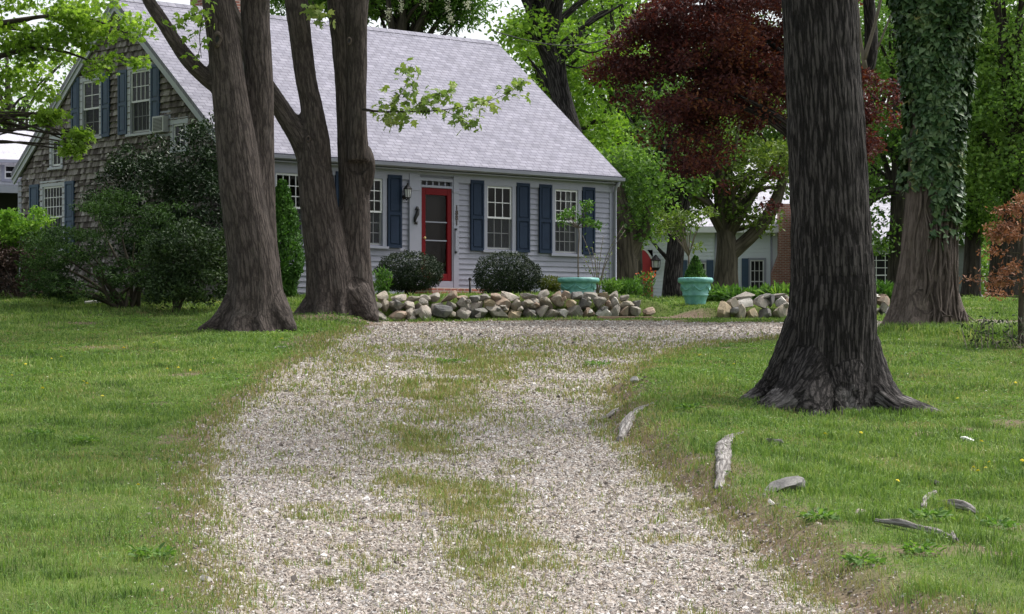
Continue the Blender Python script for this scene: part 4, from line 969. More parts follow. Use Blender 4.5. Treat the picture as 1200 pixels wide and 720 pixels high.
# pale house behind, d about 85
D2 = 86.0; px2 = lambda px, X0: (px-600)/F*D2-X0
bx = (815-600)/F*D2; bz = EYE+(HY-352)/F*D2
q2 = lambda px, py: ((px-600)/F*D2-bx, (HY-py)/F*D2+EYE-bz)
op = [(q2(740,0)[0],q2(765,0)[0],-.2,1.95),(q2(806,0)[0],q2(827,0)[0],.45,1.45),(q2(879,0)[0],q2(895,0)[0],-.1,1.55)]
h2 = box_house("neighbour_house", "pale blue-white clapboard house behind the trees with a red arched door and brick chimney", (bx, D2, bz), 0, q2(690,0)[0], q2(945,0)[0], 9, q2(0,263)[1], 2.3, MT['clap2'], MT['roof2'], .14, op)
simple_window(h2, op[1][0],op[1][1],.45,1.45,-.0,2,2); simple_window(h2, op[2][0],op[2][1],-.1,1.55,-.0,3,2)
for a, b, z0, z1 in ((797,805,.38,1.55),(828,836,.38,1.55),(869,877,-.2,1.62)):
    mb = MB(); xa, xb = q2(a,0)[0], q2(b,0)[0]; mb.box(xa,xb,-.075,-.026,z0,z1); mb.box(xa+.05,xb-.05,-.085,-.074,z0+.08,z1-.08); mb.build("shutter", MT['shutter2'], h2)
xa, xb = op[0][0], op[0][1]; mb = MB(); n = 12; arc = [(xa+(xb-xa)*i/n, 1.45+.5*math.sin(math.pi*i/n)) for i in range(n+1)]
vs = [(xa,-.05,-.2)]+[(x,-.05,z) for x,z in arc]+[(xb,-.05,-.2)]; vs2 = [(x,.0,z) for x,_,z in vs]; m_ = len(vs)
mb.add(vs+vs2, [tuple(range(m_)), tuple(range(2*m_-1,m_-1,-1))]+[(i,(i+1)%m_,m_+(i+1)%m_,m_+i) for i in range(m_)])
mb.build("arched_door", paint("bright_red_paint",(.36,.03,.045),.08,.5), h2)
mb = MB(); vs = [(x+(x-(xa+xb)/2)*.16,-.04,z+ (z-1.0)*.10) for x,z in arc]; m_ = len(vs)
mb.add([(x,-.06,z) for x,z in arc]+[(x,-.06,z) for x,_,z in vs]+[(x,-.012,z) for x,z in arc]+[(x,-.012,z) for x,_,z in vs], [(i,i+1,m_+i+1,m_+i) for i in range(m_-1)]+[(m_+i,m_+i+1,3*m_+i+1,3*m_+i) for i in range(m_-1)]); mb.build("door_arch", MT['white'], h2)
# lantern by the arched door
lx, lz = q2(768,314); lx = q2(768,0)[0]
mb = MB(); mb.tube([(lx,-.02,lz-.25),(lx,-.12,lz-.25),(lx,-.22,lz-.12)],[.03,.03,.03],8); mb.lathe([(.10,-.12),(.16,-.02),(.17,0)],8,(lx,-.22,lz),False); mb.lathe([(.19,.26),(.2,.29),(.09,.42),(.02,.5)],8,(lx,-.22,lz),False)
for i in range(6):
    a = math.pi*2*i/6; mb.tube([(lx+.16*math.cos(a),-.22+.16*math.sin(a),lz),(lx+.18*math.cos(a),-.22+.18*math.sin(a),lz+.27)],[.012]*2,5)
L = mb.build("wall_lantern", MT['dark'], h2); mb = MB(); mb.lathe([(.13,0),(.155,.26)],8,(lx,-.22,lz),False); mb.build("lantern_glass", MT['lampglass'], L)
mb = MB(); xx = q2(839,0)[0]; mb.tube([(xx,-.07,-.5),(xx,-.07,q2(0,266)[1])],[.05,.05],8); mb.box(xx+.08,xx+.22,-.05,-.02,-.6,q2(0,264)[1]); mb.build("downspout", MT['trim'], h2)
xx = q2(893,0)[0]+.35; mb = MB(); mb.tube([(xx,-.07,-.5),(xx,-.07,q2(0,266)[1])],[.04,.04],8); mb.build("downspout", MT['trim'], h2)
# stepped exterior chimney
xa, xb = q2(903,0)[0], q2(938,0)[0]; xs = q2(911,0)[0]; mb = MB()
prof = [(xa,-.8),(xb,-.8),(xb,3.7),(xs,3.7),(xs,1.75),(xa,1.05)]
mb.add([(x,-.62,z) for x,z in prof]+[(x,.1,z) for x,z in prof], [tuple(range(6)),tuple(range(11,5,-1))]+[(i,(i+1)%6,6+(i+1)%6,6+i) for i in range(6)])
c2 = mb.build("chimney", MT['brick'], h2); surf_attr(c2, lambda x,y,z: (x+y, z, 0))
# shaded building behind, right
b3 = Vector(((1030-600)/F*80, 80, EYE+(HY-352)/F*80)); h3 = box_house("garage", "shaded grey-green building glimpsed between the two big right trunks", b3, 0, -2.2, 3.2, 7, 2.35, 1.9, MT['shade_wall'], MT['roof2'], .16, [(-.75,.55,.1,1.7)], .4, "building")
simple_window(h3, -.75,.55,.1,1.7,-.0,4,3)
# grey wing at the far left
b4 = Vector(((14-600)/F*66, 66, EYE+1.15)); h4 = empty("grey_house", b4, "grey clapboard building with pale roof and porch at the left edge", "house", rz=.35)
sc4 = 66/F; z4 = lambda py: (HY-py)/F*66+EYE-b4.z
mb = MB(); rows(mb, front, z4(222), z4(186), .13, lambda z: (-4, 4), [(-.22,.22,z4(210),z4(194))]); mb.quad((4,0,-.5),(4,7,-.5),(4,7,z4(186)),(4,0,z4(186))); mb.quad((-4,7,-.5),(4,7,-.5),(4,7,z4(186)),(-4,7,z4(186))); mb.build("wall", MT['gray2'], h4)
mb = MB(); slab(mb, -4.3,4.15,-.35,z4(186)-.1,3.5,z4(140),.12); slab(mb, -4.3,4.15,7.35,z4(186)-.1,3.5,z4(140),.12); r = mb.build("roof", MT['roof2'], h4); surf_attr(r, lambda x,y,z: (x, y*1.15, 0))
mb = MB(); mb.add([(4,0,z4(187)),(4,7,z4(187)),(4,3.5,z4(144))], [(0,1,2)]); mb.build("side_wall", MT['gray2'], h4)
mb = MB(); mb.box(-4.3,4.15,-.40,-.352,z4(192),z4(186)-.06); mb.build("fascia", MT['trim'], h4)
simple_window(h4, -.22,.22,z4(210),z4(194),-.0,1,1)
mb = MB(); slab(mb, -4.2,4.1,-2.2,z4(226),-.02,z4(218),.12); r = mb.build("porch_roof", MT['roof2'], h4); surf_attr(r, lambda x,y,z: (x, y*1.15, 0))
mb = MB(); mb.box(-4.2,4.1,-2.25,-2.205,z4(232),z4(224)); mb.build("porch_fascia", MT['trim'], h4)
for xx in (-2.4,.2,.75,3.6): mb = MB(); mb.box(xx,xx+.13,-2.15,-2.02,-.5,z4(231)); mb.build("porch_post", MT['white'], h4, .01)
mb = MB(); mb.box(-3.9,3.9,.02,.1,-.5,z4(222)-.05); mb.build("porch_shade_wall", MT['dark'], h4)  # back wall coloured black to stand in for the shade under the porch
# ------------------------------------------------------------------ stone walls
def rock_mesh(name, dims, seed, sub=3, cuts=20):
    r = random.Random(seed); bm = bmesh.new(); bmesh.ops.create_icosphere(bm, subdivisions=sub, radius=1.0)
    V = np.array([v.co[:] for v in bm.verts]); Fc = np.array([[v.index for v in f.verts] for f in bm.faces]); bm.free()
    V = np.sign(V)*np.abs(V)**.62
    for k in range(cuts):
        n = np.array([r.gauss(0,1), r.gauss(0,1), r.gauss(0,.9)]); n /= np.linalg.norm(n); c = r.uniform(.42,.80)
        V = V-np.maximum(0, V@n-c)[:,None]*n
    V = V*(1+.05*(fbm(V*2.2+seed*1.7, 3)-.5))[:,None]+.035*(fbm(V*6+seed, 2)-.5)[:,None]*V
    mx = np.abs(V).max(0); V = V/mx*np.array(dims)/2
    me = const_mesh(name, V, Fc, True)
    try: me.set_sharp_from_angle(angle=math.radians(20))
    except Exception: pass
    return me
def stone_wall(label, A, B, h, seed, wmin, wmax, courses, fill=0, name="stone_wall", taper=(.5,.5), depth=.42):
    r = random.Random(seed); a = np.array(A); b = np.array(B); L = np.hypot(*(b-a)); t = (b-a)/L; nn = np.array([-t[1],t[0]])
    w = empty(name, Vector((a[0], a[1], gz(*a))), label, "wall"); ang = math.atan2(t[1], t[0]); cnt = 0; W0 = Vector(w.location)
    def put(s, off, zc, dims, tilt, k):
        nonlocal cnt
        p = a+t*s+nn*off; me = rock_mesh("stone", dims, seed*100+cnt); o = link("stone", me, MT['rock'], w)
        o.location = Vector((p[0], p[1], zc))-W0; o.rotation_euler = (r.gauss(0,.12), tilt, ang+r.gauss(0,.2)); cnt += 1
    z0 = 0
    for ci, (hh, frac) in enumerate(courses):
        s = 0
        while s < L:
            ww = r.uniform(wmin, wmax)*(1 if ci == 0 else frac); hs = hh*r.uniform(.75,1.3); s += ww/2
            e = min(s/taper[0], (L-s)/taper[1], 1) if taper else 1
            if ci == 0 or e > .35+.25*(ci-1)+r.uniform(-.1,.1):
                p = a+t*s; g = float(terr(np.array([p[0]]), np.array([p[1]]))[0])+EYE
                g = min(g, gz(*(p-nn*.25)))
                put(s, .10*ci+r.gauss(0,.03), g+z0*(.8+.2*e)+hs*.42, (ww*1.12, depth*r.uniform(.75,1.15)*(1 if ci==0 else .85), hs*1.12), r.gauss(0,.22), ci)
            s += ww/2*.97
        z0 += hh*.80
    for q in range(fill):      # small stones wedged in the gaps
        s = r.uniform(.1,L-.1); p = a+t*s; g = gz(*(p-nn*.25)); d_ = r.uniform(.09,.17); put(s, -.10+r.gauss(0,.04), g+r.uniform(.03,h*.75), (d_*1.3,d_*1.2,d_), r.gauss(0,.4), 0)
    return w
stone_wall("long low dry stone wall holding up the bed below the cottage windows", WA-np.array([.15,.06]), WB, .55, 3, .19, .46, [(.27,1),(.23,.8),(.16,.85)], 26, taper=(.4,.8))
stone_wall("shorter low dry stone wall of rounded boulders partly behind the dark trunk", WC, WD, .5, 8, .26, .58, [(.30,1),(.22,.7),(.13,.9)], 10, taper=(.6,.6))

# ------------------------------------------------------------------ planters
def planter(p, label, R=.42, H=.55):
    t = empty("planter", p, label, "planter", "teal glazed pots beside the stone walls")
    mb = MB(); k = R/.42; hh = H/.55
    prof = [(.215,0),(.235,.01),(.24,.05),(.25,.09),(.275,.15),(.295,.185),(.31,.19),(.31,.215),(.30,.225),(.325,.30),(.345,.38),(.355,.43),(.37,.435),(.40,.445),(.415,.46),(.42,.49),(.415,.52),(.40,.535),(.375,.54),(.35,.53),(.34,.48)]
    mb.lathe([(r*k,z*hh) for r,z in prof], 44, close=False); mb.add([(.2*k*math.cos(a*.5),.2*k*math.sin(a*.5),0.004) for a in range(12)], [tuple(range(12))])
    mb.build("pot", MT['teal'], t)
    mb = MB()
    for i in range(6):      # hanging swags round the belly
        a0 = i*math.pi/3+.3; pts = []
        for j in range(9):
            u = j/8; a = a0+u*math.pi/3*.92; z = .40-.10*math.sin(math.pi*u); r = np.interp(z,[.225,.30,.38,.43],[.30,.325,.345,.355])+.004
            pts.append((r*k*math.cos(a), r*k*math.sin(a), z*hh))
        mb.tube(pts, [.010+.010*math.sin(math.pi*j/8) for j in range(9)], 8)
        mb.tube([pts[0], (pts[0][0]*.97, pts[0][1]*.97, pts[0][2]-.09*hh)], [.014,.006], 7)
    mb.build("swag_relief", MT['teal'], t)
    mb = MB(); mb.lathe([(.345*k,.47*hh),(.2*k,.485*hh),(.003,.49*hh)], 24, close=False); mb.build("soil", MT['soil'], t)
    return t, Vector(p)+Vector((0,0,.485*hh))
p1 = at(678, 347, 47.4); p1.z = EYE+(HY-356)/F*47.4
t1, s1 = planter(p1, "teal pot behind the stone wall with a slim standard tree in it", .45, .56)
p2 = at(815, 361, 48.2); p2.z = gz(p2.x, p2.y)-.01
t2, s2 = planter(p2, "teal pot standing on the lawn between the two stone walls", .385, .62)
# slim tree in the first pot
rng = np.random.default_rng(41)
t = empty("potted_tree", s1, "small thin-stemmed tree with light green leaves growing in the teal pot", "tree")
ch = [[(0,0,-.05,.022),(-.01,0,.5,.018),(.015,0,1.0,.017),(-.03,0,1.18,.016)]]; P = []
for k in range(13):
    a = rng.uniform(0,6.28); r_ = rng.uniform(.15,.46); zz = rng.uniform(1.15,1.75) if r_ < .35 else rng.uniform(1.15,1.45); e = np.array([r_*math.cos(a), r_*math.sin(a)*.8, zz])
    ch.append([(-.03,0,1.12,.010),(e[0]*.5,e[1]*.5,1.15+(zz-1.15)*.45,.008),(*e,.004)]); P.append(e)
limbs("stem", ch, MT['twig'], t, 6)
leaves("foliage", np.concatenate([blob(rng, c, .15, 34, (1,1,.6), .1) for c in P]), .085, 'oval', MT['lf_perennial'], t, rng=rng, upbias=.5)
# bare shrub right of that pot
t = empty("bare_shrub", at(700,345,50.2), "thin sprawling half-bare shrub against the cottage corner", "shrub"); ch = []; P = []
for k in range(11):
    a = rng.uniform(-1.1,1.1); l = rng.uniform(.7,1.7); e = np.array([math.sin(a)*l*.5, rng.normal(0,.1), l]); ch.append([(0,0,-.1,.012),(e[0]*.35,e[1],l*.55,.008),(*e,.003)])
    P += [e*q for q in rng.uniform(.3,1,9)]
limbs("stem", ch, MT['twig'], t, 5); P = np.array(P)+rng.normal(0,.06,(len(P),3)); leaves("foliage", P, .06, 'oval', MT['lf_olive'], t, rng=rng)
# cone and topiary in the second pot
rng = np.random.default_rng(42); t = empty("potted_conifer", s2, "small bright green cone-shaped conifer growing in the teal pot on the lawn", "shrub")
n = 2600; z = rng.uniform(0,1,n)**1.5; a = rng.uniform(0,6.28,n); rr = .25*(1-z)**.75*(.7+.3*rng.uniform(0,1,n))
P = np.stack([rr*np.cos(a), rr*np.sin(a), z*.48], 1); leaves("foliage", P, .075, 'spray', MT['lf_thuja'], t, nrm=np.stack([np.cos(a),np.sin(a),.4+0*a],1), upbias=.9, tdir=np.tile([0,0,1.],(n,1)), tb=.6, rng=rng)
limbs("stem", [[(0,0,-.03,.03),(0,0,.4,.012)]], MT['bark_bg'], t, 6)
t = empty("young_tree", at(806,350,53), "young thin tree with pale green leaves showing above the potted conifer", "tree"); ch = [[(0,0,-.2,.03),(.03,0,.6,.024),(.02,0,1.1,.022)]]; P = []
for k in range(16):
    a = rng.uniform(0,6.28); r_ = rng.uniform(.15,.75); e = np.array([r_*math.cos(a), r_*math.sin(a)*.8, rng.uniform(1.25,2.1)]); ch.append([(.02,0,1.0,.014),(e[0]*.45,e[1]*.45,1.2+(e[2]-1.2)*.5,.01),(*e,.004)]); P.append(e)
limbs("trunk", ch, MT['twig'], t, 6); leaves("crown", np.concatenate([blob(rng, c, .22, 46, (1,1,.6), .1) for c in P]), .10, 'oval', MT['lf_olive'], t, rng=rng)

# ------------------------------------------------------------------ shrubs round the house
def gx_(px, d): p = at(px, HY, d); p.z = gz(p.x, p.y); return p
sx = lambda d: d/F
# large spreading dark shrub on a fan of stems (left)
p = gx_(152, 43.6); k = 43.6/F; rng = np.random.default_rng(51)
def off(px, py, d, base, dy=0): return np.array([(px-600)/F*d-base.x, d+dy-base.y, EYE+(HY-py)/F*d-base.z])
lob = []
for px, py, rx, rz, dy in ((85,290,48,30,-.3),(55,300,28,36,.2),(130,255,60,34,.5),(185,270,45,38,.3),(105,330,66,24,-.5),(60,330,30,24,-.2),(180,320,44,28,-.3)):
    c = off(px,py,43.6,p,dy); lob.append((*c, rx*k, 1.0, rz*k))
st = []
for i in range(15):
    c = lob[i % 7]; a = rng.normal(0,.12,3); e = np.array(c[:3])+rng.normal(0,.3,3); e[2] = max(e[2],.5)
    st.append([(a[0],a[1],-.05,.045),(e[0]*.30+a[0],e[1]*.3,e[2]*.42,.034),(e[0]*.7,e[1]*.7,e[2]*.75,.02),(*e,.008)])
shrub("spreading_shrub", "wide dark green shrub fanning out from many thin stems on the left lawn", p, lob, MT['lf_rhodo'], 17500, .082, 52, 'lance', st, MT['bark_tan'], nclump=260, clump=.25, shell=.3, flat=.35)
# holly behind it
p = gx_(228, 46.2); k = 46.2/F; lob = []
for px, py, rx, rz, dy in ((215,190,48,40,0),(255,170,30,36,0),(170,220,52,42,-.2),(245,240,44,48,-.1),(130,235,30,30,.1),(200,290,58,44,0),(262,300,28,44,-.1),(150,190,26,22,.2)):
    c = off(px,py,46.2,p,dy); lob.append((*c, rx*k, 1.0, rz*k))
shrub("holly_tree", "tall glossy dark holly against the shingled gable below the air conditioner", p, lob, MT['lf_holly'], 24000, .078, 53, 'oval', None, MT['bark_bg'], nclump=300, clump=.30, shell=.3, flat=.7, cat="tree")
# rounder grey-green shrub by the first trunk
p = gx_(207, 42.6); k = 42.6/F; lob = []
for px, py, rx, rz in ((215,300,50,36),(190,325,32,28),(245,325,32,34),(230,285,34,24),(205,340,30,16)):
    c = off(px,py,42.6,p); lob.append((*c, rx*k, .8, rz*k))
st = [[(rng.normal(0,.06),rng.normal(0,.05),-.05,.04),(l[0]*.3,l[1]*.3,l[2]*.5,.028),(l[0],l[1],l[2],.01)] for l in lob]
shrub("round_shrub", "rounder grey-green shrub on short stems just left of the twin-stemmed maple", p, lob, MT['lf_shade'], 11000, .075, 54, 'oval', st, MT['bark_tan'], nclump=190, clump=.24, shell=.35, flat=.7)
# bright lime shrub and dry brown shrub at the far left, picket fence behind
p = gx_(20, 47); k = 47/F; lob = []
for px, py, rx, rz in ((5,262,34,20),(35,258,28,18),(-25,262,30,22),(15,278,42,16)):
    c = off(px,py,47,p); lob.append((*c, rx*k, .6, rz*k))
shrub("bright_shrub", "bright lime green leafy shrub topping the dark fence at the left edge", p, lob, MT['lf_lime'], 5200, .095, 55, 'oval', None, None, nclump=120, clump=.2, shell=.3, flat=.5)
p = gx_(22, 46.4); k = 46.4/F; lob = []
for px, py, rx, rz in ((10,305,30,24),(38,300,18,22),(-15,310,26,26),(20,330,34,20),(45,340,12,18)):
    c = off(px,py,46.4,p); lob.append((*c, rx*k, .4, rz*k))
shrub("dry_shrub", "brown dried-out shrub in front of the dark picket fence", p, lob, MT['lf_brown'], 3600, .075, 56, 'oval', None, MT['twig'], nclump=110, clump=.22, shell=.2, flat=.8)
fa = gx_(-60, 47.6); f = empty("picket_fence", fa, "dark brown picket fence behind the brown shrub at the left edge", "fence")
mb = MB(); L = gx_(62,47.6).x-fa.x; i = 0; x = 0; rr = random.Random(4)
while x < L:
    h = 1.25+rr.uniform(-.02,.02); mb.add([(x,0,-.2),(x+.085,0,-.2),(x+.085,0,h),(x+.042,0,h+.06),(x,0,h),(x,.025,-.2),(x+.085,.025,-.2),(x+.085,.025,h),(x+.042,.025,h+.06),(x,.025,h)], [(0,1,2,3,4),(9,8,7,6,5)]+[(a,(a+1)%5,5+(a+1)%5,5+a) for a in range(5)]); x += .118
mb.build("pickets", MT['fence'], f)
for z in (.25,.95): mb = MB(); mb.box(0,L,.027,.075,z,z+.09); mb.build("rail", MT['fence'], f)
for xx in np.arange(0, L, 1.9): mb = MB(); mb.box(xx,xx+.1,.077,.18,-.3,1.3); mb.build("post", MT['fence'], f, .006)
# conical evergreen between the two maples
p = gx_(331, 47.0); rng = np.random.default_rng(57); t = empty("conical_evergreen", p, "green cone-shaped evergreen between the two maples, against the house", "shrub")
n = 9000; H_ = (342-208)/F*47; z = rng.uniform(0.02,1,n)**1.15; a = rng.uniform(0,6.28,n); lump = .8+.4*fbm(np.stack([np.cos(a)*2.2,np.sin(a)*2.2,z*7],1),2)
rr_ = .43*np.clip((1-z)*1.5,0,1)**.6*np.clip(.55+z*2,0,1)*lump*rng.uniform(.72,1,n)**.5; P = np.stack([rr_*np.cos(a), rr_*np.sin(a), z*H_],1)
leaves("foliage", P, .10, 'spray', MT['lf_thuja'], t, nrm=np.stack([np.cos(a),np.sin(a),.2+0*a],1), upbias=1.0, tdir=np.tile([0,0,1.],(n,1)), tb=.55, rng=rng)
limbs("stem", [[(0,0,-.05,.06),(0,0,H_*.5,.04),(0,0,H_*.9,.01)]], MT['bark_bg'], t, 7)
# clipped round evergreens
def boxwood(px, py, d, rx, rz, label, seed):
    p = gx_(px, d); c = off(px, py, d, p)
    lob = [(c[0],0,c[2],rx,rx*.85,rz),(c[0]-rx*.35,-.1,c[2]-rz*.25,rx*.66,rx*.6,rz*.75),(c[0]+rx*.35,-.1,c[2]-rz*.2,rx*.66,rx*.6,rz*.75),(c[0],-.12,c[2]-rz*.4,rx*.7,rx*.6,rz*.6)]
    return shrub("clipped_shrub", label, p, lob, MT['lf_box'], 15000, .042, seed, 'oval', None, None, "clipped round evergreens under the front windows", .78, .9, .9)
boxwood(480, 318, 47.2, .74, .42, "rounded clipped dark evergreen in front of the door, left of the other one", 61)
boxwood(595, 322, 47.7, .73, .50, "domed clipped dark evergreen under the six-over-six window, right of the door", 62)
# small plants of the bed
def plant(name, label, px, d, h, rad, mat, n, leaf, seed, kind='lance', flower=None, nf=0, fl=.05, group=None, spread=1.0, zoff=0, cat="plant"):
    p = gx_(px, d); p.z += zoff; rng = np.random.default_rng(seed); t = empty(name, p, label, cat, group)
    q = rng.uniform(0,1,n); a = rng.uniform(0,6.28,n); r_ = rad*np.sqrt(rng.uniform(0,1,n))*(.4+.6*q*spread)
    P = np.stack([r_*np.cos(a), r_*np.sin(a), h*q*(1-.25*(r_/rad)**2)],1); td = P/np.maximum(np.linalg.norm(P,axis=1,keepdims=True),.05)+[0,0,.6]
    leaves("foliage", P, leaf, kind, mat, t, upbias=.4, tdir=td, tb=.55, rng=rng)
    limbs("stem", [[(0,0,-.04,.008),(P[i,0]*.4,P[i,1]*.4,P[i,2]*.6,.006),(*P[i],.003)] for i in range(min(8,n))], MT['lf_perennial'] if h < .5 else MT['twig'], t, 5)
    if flower: a = rng.uniform(0,6.28,nf); r_ = rad*np.sqrt(rng.uniform(0,1,nf)); leaves("flowers", np.stack([r_*np.cos(a),r_*np.sin(a),h*rng.uniform(.75,1.08,nf)],1), fl, 'oval', flower, t, rng=rng)
    return t
plant("flowering_shrub", "thin shrub with pink blossom beside the forked maple", 371, 47.2, .85, .20, MT['lf_olive'], 240, .07, 71, 'oval', MT['petal_pink'], 46, .06)
plant("yellow_green_shrub", "small yellow-green shrub between the domed evergreen and the teal pot", 645, 48.2, .46, .36, MT['lf_yellow'], 2200, .05, 72, 'oval')
plant("leafy_plant", "upright leafy weed in front of the left clipped evergreen", 449, 46.3, .62, .22, MT['lf_perennial'], 420, .09, 73)
plant("leafy_plant", "low leafy plants at the foot of the house, left of the door evergreen", 425, 47.6, .36, .55, MT['lf_mid'], 900, .09, 74)
plant("leafy_plant", "tuft of tall green leaves beside the cottage corner downspout", 735, 50.5, .55, .38, MT['lf_perennial'], 800, .13, 75)
plant("leafy_plant", "low green leaves at the right end of the long stone wall", 716, 48.5, .40, .30, MT['lf_mid'], 500, .10, 76)
plant("leafy_plant", "iris-like blades in front of the brick chimney", 918, 49.5, .30, .5, MT['lf_mid'], 500, .26, 77)
plant("leafy_plant", "long green blades by the olive trunk, right of the lawn pot", 868, 50.5, .28, .7, MT['lf_perennial'], 700, .22, 78)
plant("leafy_plant", "green blades left of the olive trunk, behind the lawn pot", 838, 51.2, .30, .5, MT['lf_mid'], 500, .20, 79)
plant("orange_flowers", "clump of orange flowers beside the gnarled trunk", 756, 54, .75, .28, MT['lf_perennial'], 420, .08, 80, 'oval', MT['petal_orange'], 24, .08)
plant("leafy_plant", "grass tuft between the two big right trunks", 1033, 49, .50, .35, MT['lf_perennial'], 500, .18, 81)
# gnarled old trunk beside the cottage corner
p = gx_(741, 56); k = 56/F
t = empty("gnarled_trunk", p, "thick gnarled mossy old trunk leaning beside the cottage corner", "tree")
lr = lambda L, d: [(*(at(x,y,d)-p), r) for x,y,r in L]
remeshed("trunk", [lr([(735,354,.44),(734,330,.35),(733,305,.34),(731,280,.33),(728,255,.30),(722,230,.26),(716,200,.2)],56), lr([(737,300,.28),(748,280,.22),(757,262,.2),(760,235,.12)],56), lr([(735,345,.4),(722,354,.2)],56)], .05, MT['bark_tan'], t, .05, 4)
rng = np.random.default_rng(83); leaves("crown", np.concatenate([blob(rng, off(x,y,56,p), .8, 320, (1,1,.7), .1) for x,y in ((735,185),(745,225),(722,205),(765,245),(750,195),(770,215),(760,265),(735,262))]), .13, 'oval', MT['lf_mid'], t, rng=rng)

# ------------------------------------------------------------------ trees beyond
def T(name, label, px, d, trunk, lobes, mat, ncl, nl, leaf, seed, zbase=None, mb=None, group=None, clump=.9, extra=(), **kw):
    """trunk / lobes in photo pixels: the sizes become metres at depth d"""
    b = at(px, HY, d); b.z = (float(terr(np.array([b.x]), np.array([b.y]))[0])+EYE) if zbase is None else zbase
    k = d/F; cv = lambda L: [(*(at(x,y,d)-b), r) for x,y,r in L]
    lo = [(*(at(l[0],l[1],d)-b+Vector((0,l[5] if len(l) > 5 else 0,0))), l[2]*k, l[4] if len(l) > 4 else l[2]*k, l[3]*k, l[6] if len(l) > 6 else 1.0) for l in lobes]
    return tree(name, label, b, cv(trunk), 0, lo, mat, ncl, nl, leaf, seed, mb, group, clump=clump, extra=[cv(e) for e in extra], **kw)
WG_ = "woodland trees closing the view on the right"
# overhanging maple at the left edge: trunk outside the frame, branches reach in
T("overhanging_maple", "bright green maple whose leafy branches hang over the gable from the left edge", -190, 45.5, [(-190,362,.42),(-188,250,.36),(-180,100,.30),(-165,-60,.24),(-150,-220,.15)],
  [(-40,-30,75,60,2.2),(45,10,70,42,1.6),(10,75,55,45,1.6),(110,20,58,26,1.2),(-90,80,90,90,2.4),(40,130,40,26,1),(-150,-150,160,110,3.5),(0,-110,120,60,2),(60,50,60,28,1.2),(140,75,34,9,.5),(115,85,26,10,.5),(150,35,26,12,.6)], MT['lf_maple'], 330, 95, .105, 101,
  mb=MT['bark_grey'], kind='maple', nlimb=10, clump=.42, shell=.1, flat=.45, up=.9,
  extra=[[(-185,180,.16),(-90,120,.10),(-10,140,.06),(30,150,.03)],[(-180,60,.14),(-60,40,.09),(20,24,.05),(90,18,.03),(150,40,.012)],[(-180,60,.12),(-60,80,.08),(30,58,.045),(80,62,.025),(130,84,.01)]])
T("maple_twig", "spray of maple leaves hanging before the small gable window at the left", -190, 45.2, [(-186,200,.1),(-60,170,.05),(20,135,.03),(60,150,.02),(84,172,.008)], [(58,138,16,8,.3),(86,172,8,8,.2),(95,158,9,5,.2)], MT['lf_maple'], 16, 30, .14, 102, mb=MT['bark_grey'], kind='maple', clump=.28, flat=.5, cat="branch")
T("garden_tree", "airy green tree beyond the pale roof at the left edge", 20, 78, [(20,345,.3),(18,220,.22),(10,120,.12),(8,60,.05)], [(20,100,70,55),(-60,130,60,60),(70,90,42,34),(20,160,60,26)], MT['lf_bg'], 60, 60, .18, 103, clump=.9)
# chestnut behind the roof
c_ = T("chestnut_tree", "dense chestnut tree with white flower candles behind the roof ridge", 470, 72, [(470,345,.4),(470,120,.32),(472,-20,.2),(472,-90,.1)], [(470,-40,95,72),(520,-10,48,38),(430,-5,40,45),(380,-30,80,60)], MT['lf_mid'], 120, 190, .24, 104, kind='lance', clump=1.0, flat=.5)
rng = np.random.default_rng(105); P = []
for x, y in ((498,2),(470,8),(524,10),(548,5),(512,-10),(455,16),(536,-18),(485,-14),(528,22)):
    o_ = np.array(at(x,y,70.2)-c_.location); P.append(o_+rng.normal(0,1,(60,3))*[.05,.05,.11])
leaves("blossoms", np.concatenate(P), .075, 'quad', MT['petal_white'], c_, rng=rng)
# dark leaning tree behind the right slope of the roof
T("leaning_tree", "dark leaning trunk rising behind the right slope of the cottage roof", 700, 62, [(700,345,.36),(690,240,.33),(672,165,.30),(658,115,.28),(650,80,.27),(638,50,.25),(628,25,.22),(622,0,.19),(618,-60,.13)],
  [(640,-70,110,60,3),(700,-50,80,60,3),(560,-80,50,30,2),(650,40,34,22,1.5,.8),(612,45,22,22,1)], MT['lf_bright'], 70, 120, .16, 106, mb=MT['bark_dark'], clump=.8,
  extra=[[(640,54,.2),(650,30,.15),(656,0,.12),(668,-60,.06)],[(644,66,.10),(672,40,.07),(700,22,.05),(730,5,.02)],[(650,78,.06),(668,64,.04),(690,40,.02)],[(660,48,.05),(690,62,.03),(712,55,.015)],[(650,70,.04),(676,80,.025),(702,70,.012)]])
T("spring_tree", "pale yellow-green tree behind the right end of the roof", 630, 74, [(630,345,.3),(640,200,.25),(640,90,.16),(640,40,.06)], [(625,95,38,60),(660,130,60,62),(700,185,60,70),(640,40,32,26),(680,60,60,40)], MT['lf_bright'], 110, 150, .17, 107, clump=.85, shell=.2)
T("broad_tree", "broad mid-green tree filling the view between the roof and the red maple", 740, 80, [(740,345,.42),(740,220,.35),(742,100,.25),(745,20,.12)], [(740,60,90,70),(700,170,70,70),(790,160,70,80),(745,240,70,36),(670,30,50,50),(720,-50,110,60)], MT['lf_bg'], 190, 170, .17, 108, clump=1.0, shell=.2)
T("dark_trunked_tree", "slim tree with a nearly black forked trunk, right of the gnarled trunk", 790, 60, [(788,349,.30),(789,320,.255),(792,290,.24),(793,265,.24),(787,235,.22),(780,200,.19),(772,150,.15),(770,80,.08)],
  [(770,215,60,28,1.8),(800,190,50,36,1.8),(745,195,40,32,1.5),(790,110,70,70,2.5),(735,235,32,12,1)], MT['lf_mid'], 90, 90, .14, 109, mb=MT['bark_dark'], clump=.6, shell=.2,
  extra=[[(794,268,.14),(805,235,.12),(812,195,.09),(820,140,.05)],[(784,305,.07),(770,290,.04),(757,272,.03),(748,252,.015)]])
